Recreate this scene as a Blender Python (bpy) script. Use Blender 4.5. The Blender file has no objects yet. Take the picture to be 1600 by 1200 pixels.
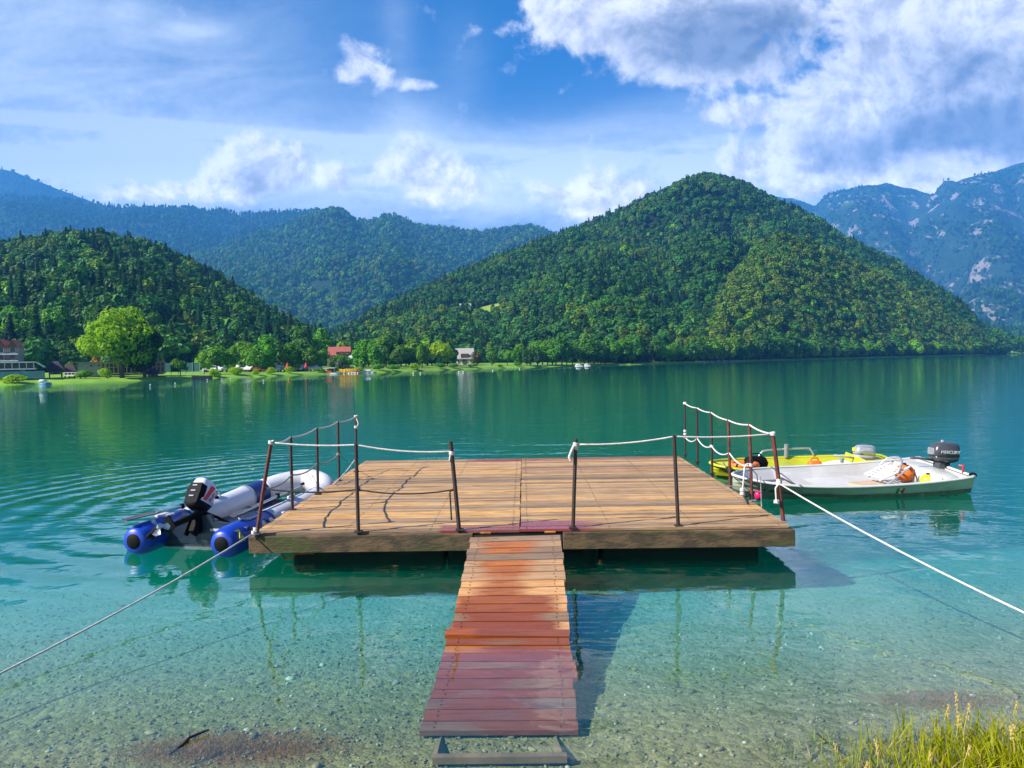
import bpy, bmesh, math, random
import numpy as np
from mathutils import Vector, Matrix, noise as mnoise
R = math.radians
scene = bpy.context.scene
COL = scene.collection
rng = np.random.default_rng(11)
random.seed(5)

# ------------------------------------------------------------------ camera geometry
FPX, CH, HOR, ROLL = 1200.0, 2.24, 561.5, 0.017
_r, _p = math.atan(ROLL), math.atan((600 - HOR) / FPX)
FW = Vector((0, math.cos(_p), -math.sin(_p)))
_u0 = Vector((0, math.sin(_p), math.cos(_p)))
RT = Vector((1, 0, 0)) * math.cos(_r) - _u0 * math.sin(_r)
UP = _u0 * math.cos(_r) + Vector((1, 0, 0)) * math.sin(_r)
CAM = Vector((0, 0, CH))
def ray(px, py): return FW * FPX + RT * (px - 800) + UP * (600 - py)
def at(px, py, z):
    d = ray(px, py); return CAM + d * ((z - CH) / d.z)
def atd(px, py, Y):
    d = ray(px, py); return CAM + d * (Y / d.y)
def lerp(a, b, t): return a + (b - a) * t

# ------------------------------------------------------------------ object helpers
def tag(o, label=None, cat=None, group=None, kind=None):
    if label: o['label'] = label
    if cat: o['category'] = cat
    if group: o['group'] = group
    if kind: o['kind'] = kind
    return o
WM = {}
def thing(name, label, cat, loc=(0, 0, 0), rz=0, group=None):
    o = bpy.data.objects.new(name, None); COL.objects.link(o)
    o.location = loc; o.rotation_euler = (0, 0, rz); o.empty_display_size = .3
    WM[o] = Matrix.Translation(loc) @ Matrix.Rotation(rz, 4, 'Z')
    return tag(o, label, cat, group)
def kids(o): return [c for c in COL.objects if c.parent == o]

class MB:
    def __init__(s): s.v = []; s.f = []; s.m = []; s.mi = 0; s.at = {}
    def add(s, vs, fs, M=None):
        b = len(s.v)
        for v in vs:
            v = Vector(v); s.v.append(M @ v if M else v)
        for f in fs: s.f.append([i + b for i in f]); s.m.append(s.mi)
        return s
    def box(s, c, d, M=None, rz=0):
        x, y, z = d[0] / 2, d[1] / 2, d[2] / 2
        T = Matrix.Translation(c) @ Matrix.Rotation(rz, 4, 'Z')
        if M: T = M @ T
        vs = [(a, b, e) for a in (-x, x) for b in (-y, y) for e in (-z, z)]
        return s.add(vs, [(0, 1, 3, 2), (4, 6, 7, 5), (0, 4, 5, 1), (2, 3, 7, 6), (0, 2, 6, 4), (1, 5, 7, 3)], T)
    def tube(s, pts, r, n=6, M=None, caps=True, flat=1.0):
        pts = [Vector(p) for p in pts]; k = len(pts)
        rs = r if isinstance(r, (list, tuple)) else [r] * k
        b = []; fs = []
        prev = None
        for i, p in enumerate(pts):
            t = (pts[min(i + 1, k - 1)] - pts[max(i - 1, 0)])
            if t.length < 1e-9: t = Vector((0, 0, 1))
            t.normalize()
            if prev is None:
                a = Vector((0, 0, 1)) if abs(t.z) < .9 else Vector((1, 0, 0))
                u = t.cross(a).normalized()
            else:
                u = (prev - t * prev.dot(t))
                u = u.normalized() if u.length > 1e-6 else t.orthogonal().normalized()
            prev = u; w = t.cross(u)
            for j in range(n):
                an = 2 * math.pi * j / n
                b.append(p + (u * math.cos(an) + w * math.sin(an) * flat) * rs[i])
        for i in range(k - 1):
            for j in range(n):
                fs.append((i * n + j, i * n + (j + 1) % n, (i + 1) * n + (j + 1) % n, (i + 1) * n + j))
        if caps:
            fs.append(tuple(range(n))[::-1]); fs.append(tuple((k - 1) * n + j for j in range(n)))
        return s.add(b, fs, M)
    def loft(s, secs, n=20, M=None, caps=True):
        # secs: (cx, cy, cz, hx, hy, exponent), rings in the local xy plane
        b = []; fs = []
        for (cx, cy, cz, hx, hy, e) in secs:
            for j in range(n):
                a = 2 * math.pi * j / n; c, q = math.cos(a), math.sin(a)
                b.append((cx + hx * math.copysign(abs(c) ** (2 / e), c), cy + hy * math.copysign(abs(q) ** (2 / e), q), cz))
        k = len(secs)
        for i in range(k - 1):
            for j in range(n):
                fs.append((i * n + j, i * n + (j + 1) % n, (i + 1) * n + (j + 1) % n, (i + 1) * n + j))
        if caps:
            fs.append(tuple(range(n))[::-1]); fs.append(tuple((k - 1) * n + j for j in range(n)))
        return s.add(b, fs, M)
    def ball(s, c, r, nu=12, nv=8, M=None):
        rx, ry, rz = r if isinstance(r, tuple) else (r, r, r)
        secs = []
        for i in range(nv + 1):
            a = -math.pi / 2 + math.pi * i / nv
            k = max(math.cos(a), .02)
            secs.append((c[0], c[1], c[2] + rz * math.sin(a), rx * k, ry * k, 2))
        return s.loft(secs, nu, M)
    def grid(s, rows, M=None):
        k = len(rows[0]); vs = [p for r in rows for p in r]
        fs = [(i * k + j, i * k + j + 1, (i + 1) * k + j + 1, (i + 1) * k + j) for i in range(len(rows) - 1) for j in range(k - 1)]
        return s.add(vs, fs, M)
    def build(s, name, mats, parent=None, world=True, smooth=False, bevel=0, solid=0):
        me = bpy.data.meshes.new(name)
        vs = s.v
        if parent is not None and world and parent in WM:
            I = WM[parent].inverted(); vs = [I @ v for v in vs]
        me.from_pydata([tuple(v) for v in vs], [], s.f)
        if not isinstance(mats, (list, tuple)): mats = [mats]
        for m in mats: me.materials.append(m)
        if len(mats) > 1: me.polygons.foreach_set('material_index', s.m)
        if smooth: me.polygons.foreach_set('use_smooth', [True] * len(me.polygons))
        for k, (dom, vals) in s.at.items():
            a = me.attributes.new(k, 'FLOAT', dom); a.data.foreach_set('value', vals)
        me.update()
        o = bpy.data.objects.new(name, me); COL.objects.link(o)
        if parent is not None:
            o.parent = parent
            WM[o] = WM[parent] if parent in WM else Matrix()
        else: WM[o] = Matrix()
        if bevel:
            b = o.modifiers.new('Bevel', 'BEVEL'); b.width = bevel; b.segments = 2; b.limit_method = 'ANGLE'
        if solid:
            b = o.modifiers.new('Solid', 'SOLIDIFY'); b.thickness = solid; b.offset = 0
        return o
def one(name, mat, label, cat, mb, group=None, **k):
    return tag(mb.build(name, mat, **k), label, cat, group)
def copy_tree(o, parent=None):
    c = o.copy(); COL.objects.link(c)
    if parent is not None: c.parent = parent
    for ch in list(o.children): copy_tree(ch, c)
    return c

# ------------------------------------------------------------------ node helpers
def nd(nt, typ, ins=None, **props):
    n = nt.nodes.new(typ)
    for k, v in props.items(): setattr(n, k, v)
    for k, v in (ins or {}).items():
        s = n.inputs[k]
        if isinstance(v, bpy.types.NodeSocket): nt.links.new(v, s)
        else: s.default_value = v
    return n
def c4(c): return (c[0], c[1], c[2], 1.0)
def mth(nt, op, a, b=None, c=None, clamp=False):
    ins = {0: a}
    if b is not None: ins[1] = b
    if c is not None: ins[2] = c
    return nd(nt, 'ShaderNodeMath', ins, operation=op, use_clamp=clamp).outputs[0]
def mixc(nt, f, a, b, mode='MIX'):
    n = nd(nt, 'ShaderNodeMix', None, data_type='RGBA', blend_type=mode)
    for i, v in ((0, f), (6, a), (7, b)):
        if isinstance(v, bpy.types.NodeSocket): nt.links.new(v, n.inputs[i])
        else: n.inputs[i].default_value = c4(v) if i and len(v) == 3 else v
    return n.outputs[2]
def sstep(nt, x, lo, hi):
    n = nd(nt, 'ShaderNodeMapRange', {'Value': x, 'From Min': lo, 'From Max': hi}, interpolation_type='SMOOTHSTEP')
    return n.outputs[0]
def newmat(name):
    m = bpy.data.materials.new(name); m.use_nodes = True
    nt = m.node_tree; nt.nodes.clear()
    return m, nt, nd(nt, 'ShaderNodeOutputMaterial')
def objco(nt, sc=(1, 1, 1), kind='Object'):
    tc = nd(nt, 'ShaderNodeTexCoord')
    return nd(nt, 'ShaderNodeMapping', {0: tc.outputs[kind], 'Scale': sc}).outputs[0]
def noise(nt, vec, scale, detail=4, rough=.55, dist=0):
    return nd(nt, 'ShaderNodeTexNoise', {'Vector': vec, 'Scale': scale, 'Detail': detail, 'Roughness': rough, 'Distortion': dist}).outputs[0]
def pm(name, c1, c2=None, scale=6, rough=.5, bump=0, stretch=(1, 1, 1), metal=0, dirt=None, dscale=2.5, rnd=0, spec=.5, bscale=None):
    """painted / plain surface with mottling, optional dirt patches and bump"""
    m, nt, out = newmat(name)
    v = objco(nt, stretch)
    c2 = c2 or tuple(x * .8 for x in c1)
    col = mixc(nt, sstep(nt, noise(nt, v, scale), .35, .65), c1, c2)
    if dirt: col = mixc(nt, mth(nt, 'MULTIPLY', sstep(nt, noise(nt, v, dscale, 6, .65), .5, .68), .75), col, dirt)
    if rnd:
        oi = nd(nt, 'ShaderNodeObjectInfo')
        hv = nd(nt, 'ShaderNodeHueSaturation', {'Color': col, 'Value': mth(nt, 'MULTIPLY_ADD', oi.outputs['Random'], rnd, 1 - rnd / 2)})
        col = hv.outputs[0]
    b = nd(nt, 'ShaderNodeBsdfPrincipled', {'Base Color': col, 'Roughness': rough, 'Metallic': metal, 'Specular IOR Level': spec})
    if bump:
        bn = nd(nt, 'ShaderNodeBump', {'Height': noise(nt, v, bscale or scale * 4, 5), 'Distance': bump, 'Strength': 1.0})
        nt.links.new(bn.outputs[0], b.inputs['Normal'])
    nt.links.new(b.outputs[0], out.inputs[0])
    return m
def glassy(name, c):
    return pm(name, c, tuple(x * .7 for x in c), scale=2, rough=.06, spec=.9)

# ------------------------------------------------------------------ camera, sun, world
cd = bpy.data.cameras.new('camera'); cam = bpy.data.objects.new('camera', cd); COL.objects.link(cam)
cd.sensor_width = 36; cd.lens = 27; cd.clip_start = .05; cd.clip_end = 30000
Mx = Matrix((RT, UP, -FW)).transposed().to_4x4(); Mx.translation = CAM
cam.matrix_world = Mx
scene.camera = cam
SUN = Vector((-1.2, -0.50, 1.0)).normalized()
SEL = math.asin(SUN.z); SAZ = math.atan2(SUN.x, SUN.y)
sl = bpy.data.lights.new('sun', 'SUN'); so = bpy.data.objects.new('sun', sl); COL.objects.link(so)
sl.energy = 5.0; sl.angle = R(.5); sl.color = (1, .95, .86)
so.rotation_euler = SUN.to_track_quat('Z', 'Y').to_euler(); so.location = (0, 0, 60)

w = bpy.data.worlds.new('World'); scene.world = w; w.use_nodes = True
nt = w.node_tree; nt.nodes.clear()
sky = nd(nt, 'ShaderNodeTexSky', sky_type='NISHITA', sun_disc=False, sun_elevation=SEL, sun_rotation=SAZ,
         air_density=1.0, dust_density=.1, ozone_density=5.0, altitude=600)
tc = nd(nt, 'ShaderNodeTexCoord')
sx = nd(nt, 'ShaderNodeSeparateXYZ', {0: tc.outputs['Generated']})
X, Y_, Z = sx.outputs
ay = mth(nt, 'MAXIMUM', mth(nt, 'ABSOLUTE', Y_), .25)
U = mth(nt, 'DIVIDE', mth(nt, 'MULTIPLY', X, 12.0), ay)      # hundreds of tangent units
V = mth(nt, 'DIVIDE', mth(nt, 'MULTIPLY', Z, 12.0), ay)
UV = nd(nt, 'ShaderNodeCombineXYZ', {0: U, 1: V, 2: 0.0}).outputs[0]
hs = nd(nt, 'ShaderNodeHueSaturation', {'Color': sky.outputs[0], 'Saturation': 1.5, 'Value': .60})
skyc = mixc(nt, 1.0, hs.outputs[0], (.30, .94, 1.06), 'MULTIPLY')
n1 = nd(nt, 'ShaderNodeTexNoise', {'Vector': UV, 'Scale': 1.05, 'Detail': 8, 'Roughness': .62, 'Distortion': .3}).outputs[0]
n2 = nd(nt, 'ShaderNodeTexNoise', {'Vector': UV, 'Scale': 2.1, 'Detail': 5, 'Roughness': .55}).outputs[0]
n4 = nd(nt, 'ShaderNodeTexNoise', {'Vector': UV, 'Scale': 6.5, 'Detail': 6, 'Roughness': .6}).outputs[0]
st = nd(nt, 'ShaderNodeMapping', {0: UV, 'Rotation': (0, 0, .35), 'Scale': (.28, .9, 1)}).outputs[0]
n3 = nd(nt, 'ShaderNodeTexNoise', {'Vector': st, 'Scale': 1.2, 'Detail': 6, 'Roughness': .6, 'Distortion': .6}).outputs[0]
def uvp(px, py): return (px - 800) / 100, (HOR - py - ROLL * (px - 800)) / 100
def blob(px, py, rx, ry, wgt=1.0):
    cu, cv = uvp(px, py)
    a = mth(nt, 'DIVIDE', mth(nt, 'SUBTRACT', U, cu), rx / 100)
    b = mth(nt, 'DIVIDE', mth(nt, 'SUBTRACT', V, cv), ry / 100)
    d = mth(nt, 'ADD', mth(nt, 'MULTIPLY', a, a), mth(nt, 'MULTIPLY', b, b))
    return mth(nt, 'MULTIPLY', mth(nt, 'EXPONENT', mth(nt, 'MULTIPLY', d, -.9)), wgt)
def blobs(L):
    s = None
    for b in L:
        g = blob(*b); s = g if s is None else mth(nt, 'ADD', s, g)
    return s
CUM = [(900, 25, 75, 55, 1.1), (990, 10, 130, 75, 1.1), (1110, 40, 120, 75, 1.1), (1150, 110, 105, 28, .8), (1050, 95, 70, 28, .6), (1228, 25, 40, 40, .7),
       (1510, 40, 140, 110, 1.3), (1440, 165, 160, 80, 1.15), (1590, 170, 120, 140, 1.3), (1300, 225, 115, 46, 1.1), (1420, 268, 230, 34, 1.15), (1230, 262, 90, 28, .7),
       (1110, 185, 55, 18, .55), (1190, 180, 60, 20, .5), (1560, 262, 90, 22, .8), (1330, 5, 0, 0, 0) if False else (1390, 20, 70, 50, .7), (1370, 140, 80, 50, .6), (1290, 185, 90, 34, .5),
       (425, 246, 72, 34, 1.1), (395, 285, 80, 28, 1.05), (300, 302, 90, 20, .5), (535, 280, 70, 26, .7), (670, 262, 72, 42, .85), (725, 296, 70, 28, .7),
       (920, 308, 70, 30, 1.25), (985, 314, 60, 20, .9), (583, 95, 32, 26, 1.0), (553, 124, 24, 16, .8), (648, 137, 46, 11, .95), (615, 120, 30, 12, .6), (775, 55, 32, 18, .55), (210, 305, 90, 22, .5),
       (1250, -160, 300, 90, 1.0), (300, -260, 260, 80, .8), (1900, -100, 300, 150, 1.0), (-500, 120, 260, 100, .8), (2100, 220, 300, 90, .9), (-300, -200, 200, 100, .8)]
dens = blobs(CUM)
dens = mth(nt, 'ADD', dens, mth(nt, 'MULTIPLY', mth(nt, 'SUBTRACT', n1, .5), 2.3))
cov = sstep(nt, mth(nt, 'ADD', dens, mth(nt, 'ADD', mth(nt, 'MULTIPLY', mth(nt, 'SUBTRACT', n2, .5), 1.0), mth(nt, 'MULTIPLY', mth(nt, 'SUBTRACT', n4, .5), .3))), .27, .92)
# shading of the cloud: thick low parts grey, tops and edges bright
DK = [(1090, 66, 135, 50, .85), (1180, 30, 90, 40, .35), (1500, 190, 60, 30, .35), (1420, 205, 60, 22, .35), (1590, 190, 90, 70, .8), (1480, 215, 120, 34, .6), (1540, 100, 80, 30, .4), (640, 292, 90, 14, .35), (480, 300, 80, 12, .35), (930, 322, 60, 10, .4), (1200, 45, 70, 30, .6), (1340, 240, 110, 24, .6), (1450, 150, 50, 26, .35), (430, 285, 70, 16, .35), (1130, 95, 90, 24, .4), (1400, 90, 60, 40, .3), (1330, 270, 90, 16, .4), (1250, -140, 200, 50, .7), (1500, 110, 60, 30, .3)]
dk = mth(nt, 'ADD', blobs(DK), mth(nt, 'MULTIPLY', mth(nt, 'SUBTRACT', n2, .48), 1.3))
dk = mth(nt, 'MULTIPLY', sstep(nt, dk, -.1, 1.1), .95)
ccol = mixc(nt, dk, (8.6, 8.3, 8.4), (2.1, 2.15, 2.5))
veil = blobs([(60, 60, 330, 190, .95), (330, 170, 230, 90, .6), (60, 265, 420, 60, 1.1), (700, 285, 430, 75, 1.15), (1150, 300, 300, 70, .5), (1500, 280, 300, 90, .6), (-500, 100, 500, 300, .5), (1050, 235, 200, 50, .6), (1180, 140, 160, 60, .4), (632, 50, 26, 120, .28), (640, 200, 60, 60, .4), (215, 30, 30, 60, .3), (735, 100, 34, 60, .22), (310, 55, 50, 12, .7)])
veil = mth(nt, 'MULTIPLY', veil, mth(nt, 'ADD', mth(nt, 'MULTIPLY', sstep(nt, n3, .15, .85), .8), mth(nt, 'MULTIPLY_ADD', n4, .3, .14)))
# old contrail, a long thin bright line
cu, cv = uvp(0, 184); cu2, cv2 = uvp(900, 246)
slp = (cv2 - cv) / (cu2 - cu)
ln = mth(nt, 'ABSOLUTE', mth(nt, 'SUBTRACT', V, mth(nt, 'MULTIPLY_ADD', U, slp, cv - slp * cu)))
ln = mth(nt, 'ADD', ln, mth(nt, 'MULTIPLY', mth(nt, 'SUBTRACT', n3, .5), .12))
ln = mth(nt, 'MULTIPLY', mth(nt, 'SUBTRACT', 1.0, sstep(nt, ln, .02, .16)), mth(nt, 'MULTIPLY', sstep(nt, U, 3.2, -6.0), .55))
veil = mth(nt, 'ADD', veil, ln, clamp=True)
lowv = mth(nt, 'MULTIPLY_ADD', sstep(nt, V, 4.6, 2.0), .8, 1.0)
vc = nd(nt, 'ShaderNodeVectorMath', {0: (6.2, 6.6, 7.0), 'Scale': lowv}, operation='SCALE').outputs[0]
c1 = mixc(nt, mth(nt, 'MULTIPLY', veil, .85), skyc, vc)
n1b = nd(nt, 'ShaderNodeTexNoise', {'Vector': nd(nt, 'ShaderNodeVectorMath', {0: UV, 1: (-.16, .14, 0)}, operation='ADD').outputs[0], 'Scale': 1.05, 'Detail': 8, 'Roughness': .62, 'Distortion': .3}).outputs[0]
rel = mth(nt, 'ADD', mth(nt, 'SUBTRACT', n1, n1b), mth(nt, 'MULTIPLY', mth(nt, 'SUBTRACT', n4, .5), .12))
rel = mth(nt, 'MULTIPLY_ADD', sstep(nt, rel, -.16, .12), .5, .56)
low = mth(nt, 'MULTIPLY', rel, mth(nt, 'MULTIPLY_ADD', sstep(nt, V, 4.6, 2.2), .6, 1.0))
ccol = nd(nt, 'ShaderNodeVectorMath', {0: ccol, 'Scale': low}, operation='SCALE').outputs[0]
cfin = mixc(nt, cov, c1, ccol)
bg = nd(nt, 'ShaderNodeBackground', {'Color': cfin, 'Strength': .09})
wo = nd(nt, 'ShaderNodeOutputWorld', {0: bg.outputs[0]})

vs = scene.view_settings
scene.display_settings.display_device = 'sRGB'
vs.view_transform = 'Standard'; vs.look = 'None'; vs.exposure = 1.03; vs.gamma = 1.0; vs.use_curve_mapping = False
cy = scene.cycles
cy.max_bounces = 8; cy.diffuse_bounces = 3; cy.glossy_bounces = 4; cy.transmission_bounces = 6; cy.transparent_max_bounces = 16; cy.volume_bounces = 1
cy.use_denoising = True; cy.sample_clamp_indirect = 6; cy.caustics_reflective = False; cy.caustics_refractive = False
# ------------------------------------------------------------------ setting materials
def mat_water():
    m, nt, out = newmat('lake water')
    geo = nd(nt, 'ShaderNodeNewGeometry')
    P = geo.outputs['Position']
    a = nd(nt, 'ShaderNodeMapping', {0: P, 'Scale': (1, 1.35, 1), 'Rotation': (0, 0, -.15)}).outputs[0]
    h1 = noise(nt, a, 1.1, 3, .5, .3)
    h2 = noise(nt, a, 4.2, 2, .5, .2)
    h3 = noise(nt, nd(nt, 'ShaderNodeMapping', {0: P, 'Scale': (.35, 1.6, 1), 'Rotation': (0, 0, .1)}).outputs[0], .9, 3, .5, .2)
    sp = nd(nt, 'ShaderNodeSeparateXYZ', {0: P})
    # rings spreading from the moored dinghy
    dx = mth(nt, 'ADD', sp.outputs[0], 3.2); dy = mth(nt, 'SUBTRACT', sp.outputs[1], 12.6)
    dd = mth(nt, 'SQRT', mth(nt, 'ADD', mth(nt, 'MULTIPLY', dx, dx), mth(nt, 'MULTIPLY', dy, dy)))
    ph = mth(nt, 'MULTIPLY_ADD', noise(nt, P, .45, 2), 9.0, mth(nt, 'MULTIPLY', dd, 11.5))
    ring = mth(nt, 'MULTIPLY', mth(nt, 'SINE', ph), mth(nt, 'MULTIPLY', sstep(nt, sp.outputs[0], -3.0, -6.2), sstep(nt, dd, 9.5, 5.5)))
    calm = sstep(nt, sp.outputs[1], 6.0, 13.0)
    amp = mth(nt, 'MULTIPLY_ADD', calm, .8, .2)
    h = mth(nt, 'ADD', mth(nt, 'MULTIPLY', h1, .015), mth(nt, 'MULTIPLY', mth(nt, 'MULTIPLY', h2, .0042), amp))
    h = mth(nt, 'ADD', h, mth(nt, 'MULTIPLY', mth(nt, 'MULTIPLY', h3, mth(nt, 'MULTIPLY_ADD', sstep(nt, noise(nt, P, .045, 3), .38, .66), .024, .006)), amp))
    h = mth(nt, 'ADD', h, mth(nt, 'MULTIPLY', ring, .0042))
    bn = nd(nt, 'ShaderNodeBump', {'Height': h, 'Distance': 1.0, 'Strength': 1.0})
    ci = nd(nt, 'ShaderNodeVectorMath', {0: bn.outputs[0], 1: geo.outputs['Incoming']}, operation='DOT_PRODUCT').outputs['Value']
    ci = mth(nt, 'SUBTRACT', 1.0, mth(nt, 'ABSOLUTE', ci), clamp=True)
    fres = mth(nt, 'MULTIPLY_ADD', mth(nt, 'POWER', ci, 4.4), .96, .04)
    gl = nd(nt, 'ShaderNodeBsdfGlossy', {'Color': (.86, .98, 1, 1), 'Roughness': .015, 'Normal': bn.outputs[0]})
    tr = nd(nt, 'ShaderNodeBsdfTransparent', {'Color': (1, 1, 1, 1)})
    mx = nd(nt, 'ShaderNodeMixShader', {0: mth(nt, 'MULTIPLY', fres, .97), 1: tr.outputs[0], 2: gl.outputs[0]})
    nt.links.new(mx.outputs[0], out.inputs[0])
    sc = nd(nt, 'ShaderNodeVolumeScatter', {'Color': (.003, .60, .46, 1), 'Density': .145, 'Anisotropy': 0.0})
    ab = nd(nt, 'ShaderNodeVolumeAbsorption', {'Color': (.02, .83, .775, 1), 'Density': .95})
    ad = nd(nt, 'ShaderNodeAddShader', {0: sc.outputs[0], 1: ab.outputs[0]})
    nt.links.new(ad.outputs[0], out.inputs[1])
    return m
def mat_bed():
    m, nt, out = newmat('gravel lake bed')
    P = nd(nt, 'ShaderNodeNewGeometry').outputs['Position']
    vo = nd(nt, 'ShaderNodeTexVoronoi', {'Vector': P, 'Scale': 17.0, 'Randomness': 1.0})
    vo2 = nd(nt, 'ShaderNodeTexVoronoi', {'Vector': P, 'Scale': 46.0})
    g = nd(nt, 'ShaderNodeSeparateColor', {0: vo.outputs['Color']}).outputs[0]
    g2 = nd(nt, 'ShaderNodeSeparateColor', {0: vo2.outputs['Color']}).outputs[0]
    col = mixc(nt, g, (.165, .12, .03), (.32, .25, .09))
    col = mixc(nt, mth(nt, 'MULTIPLY', g2, .6), col, (.16, .125, .05))
    col = mixc(nt, mth(nt, 'MULTIPLY', sstep(nt, noise(nt, P, .8, 4), .45, .7), .55), col, (.16, .135, .07))
    sp = nd(nt, 'ShaderNodeSeparateXYZ', {0: P})
    # pale lake marl farther out, earth and moss on the bank
    marl = mth(nt, 'MULTIPLY', sstep(nt, sp.outputs[1], 4.8, 8.2), .8)
    col = mixc(nt, marl, col, (.29, .29, .22))
    def patch(cx, cy, rx, ry, c, col):
        a = mth(nt, 'DIVIDE', mth(nt, 'SUBTRACT', sp.outputs[0], cx), rx); b = mth(nt, 'DIVIDE', mth(nt, 'SUBTRACT', sp.outputs[1], cy), ry)
        d = mth(nt, 'SQRT', mth(nt, 'ADD', mth(nt, 'MULTIPLY', a, a), mth(nt, 'MULTIPLY', b, b)))
        d = mth(nt, 'ADD', d, mth(nt, 'MULTIPLY', mth(nt, 'SUBTRACT', noise(nt, P, 5, 6, .7), .5), 1.4))
        return mixc(nt, mth(nt, 'MULTIPLY', sstep(nt, d, 1.1, .55), .9), col, c)
    col = patch(-1.75, 4.66, .72, .33, (.22, .10, .03), col)
    col = patch(2.9, 5.15, .5, .22, (.17, .105, .04), col)
    col = patch(2.6, 4.0, 1.2, .45, (.10, .085, .025), col)
    bank = sstep(nt, sp.outputs[2], .0, .16)
    col = mixc(nt, bank, col, mixc(nt, noise(nt, P, 9, 5), (.10, .075, .03), (.07, .10, .02)))
    hh = mth(nt, 'ADD', mth(nt, 'MULTIPLY', mth(nt, 'SUBTRACT', 1.0, vo.outputs['Distance']), .014), mth(nt, 'MULTIPLY', vo2.outputs['Distance'], -.006))
    bn = nd(nt, 'ShaderNodeBump', {'Height': hh, 'Distance': 1.0, 'Strength': 1.0})
    b = nd(nt, 'ShaderNodeBsdfPrincipled', {'Base Color': col, 'Roughness': .85, 'Normal': bn.outputs[0], 'Specular IOR Level': .2})
    nt.links.new(b.outputs[0], out.inputs[0])
    return m
def mat_leaf(name, c, c2=None, var=.35, trans=.25, vscale=.35):
    m, nt, out = newmat(name)
    c2 = c2 or (c[0] * 1.7, c[1] * 1.45, c[2] * 1.1)
    oi = nd(nt, 'ShaderNodeObjectInfo'); geo = nd(nt, 'ShaderNodeNewGeometry')
    f = mth(nt, 'MULTIPLY_ADD', geo.outputs['Random Per Island'], .55, mth(nt, 'MULTIPLY', oi.outputs['Random'], .55))
    col = mixc(nt, f, c, c2)
    hv = nd(nt, 'ShaderNodeHueSaturation', {'Color': col, 'Hue': mth(nt, 'MULTIPLY_ADD', oi.outputs['Random'], .03, .488), 'Saturation': 1.05,
            'Value': mth(nt, 'MULTIPLY_ADD', nd(nt, 'ShaderNodeTexWhiteNoise', {'W': oi.outputs['Random']}, noise_dimensions='1D').outputs[0], var * 2, 1 - var)})
    b = nd(nt, 'ShaderNodeBsdfPrincipled', {'Base Color': hv.outputs[0], 'Roughness': .55, 'Specular IOR Level': .25})
    t = nd(nt, 'ShaderNodeBsdfTranslucent', {'Color': hv.outputs[0]})
    mx = nd(nt, 'ShaderNodeMixShader', {0: trans, 1: b.outputs[0], 2: t.outputs[0]})
    nt.links.new(mx.outputs[0], out.inputs[0])
    return m
def mat_hill(name, c1, c2, rock=None, rscale=.004, lo=.5, hi=.6, meadow=None):
    m, nt, out = newmat(name)
    P = nd(nt, 'ShaderNodeNewGeometry').outputs['Position']
    col = mixc(nt, sstep(nt, noise(nt, P, .02, 8, .7), .35, .65), c1, c2)
    if meadow: col = mixc(nt, sstep(nt, noise(nt, P, .0016, 4, .55), .56, .64), col, meadow)
    if rock:
        ps = nd(nt, 'ShaderNodeMapping', {0: P, 'Scale': (1, .7, .8)}).outputs[0]
        r = noise(nt, ps, rscale, 9, .68)
        rc = mixc(nt, noise(nt, ps, .02, 6, .7), rock, tuple(x * .45 for x in rock))
        col = mixc(nt, sstep(nt, r, lo, hi), col, rc)
    bn = nd(nt, 'ShaderNodeBump', {'Height': noise(nt, P, .03, 8, .7), 'Distance': 14.0, 'Strength': 1.0})
    b = nd(nt, 'ShaderNodeBsdfPrincipled', {'Base Color': col, 'Roughness': .95, 'Specular IOR Level': .1, 'Normal': bn.outputs[0]})
    nt.links.new(b.outputs[0], out.inputs[0])
    return m

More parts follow.
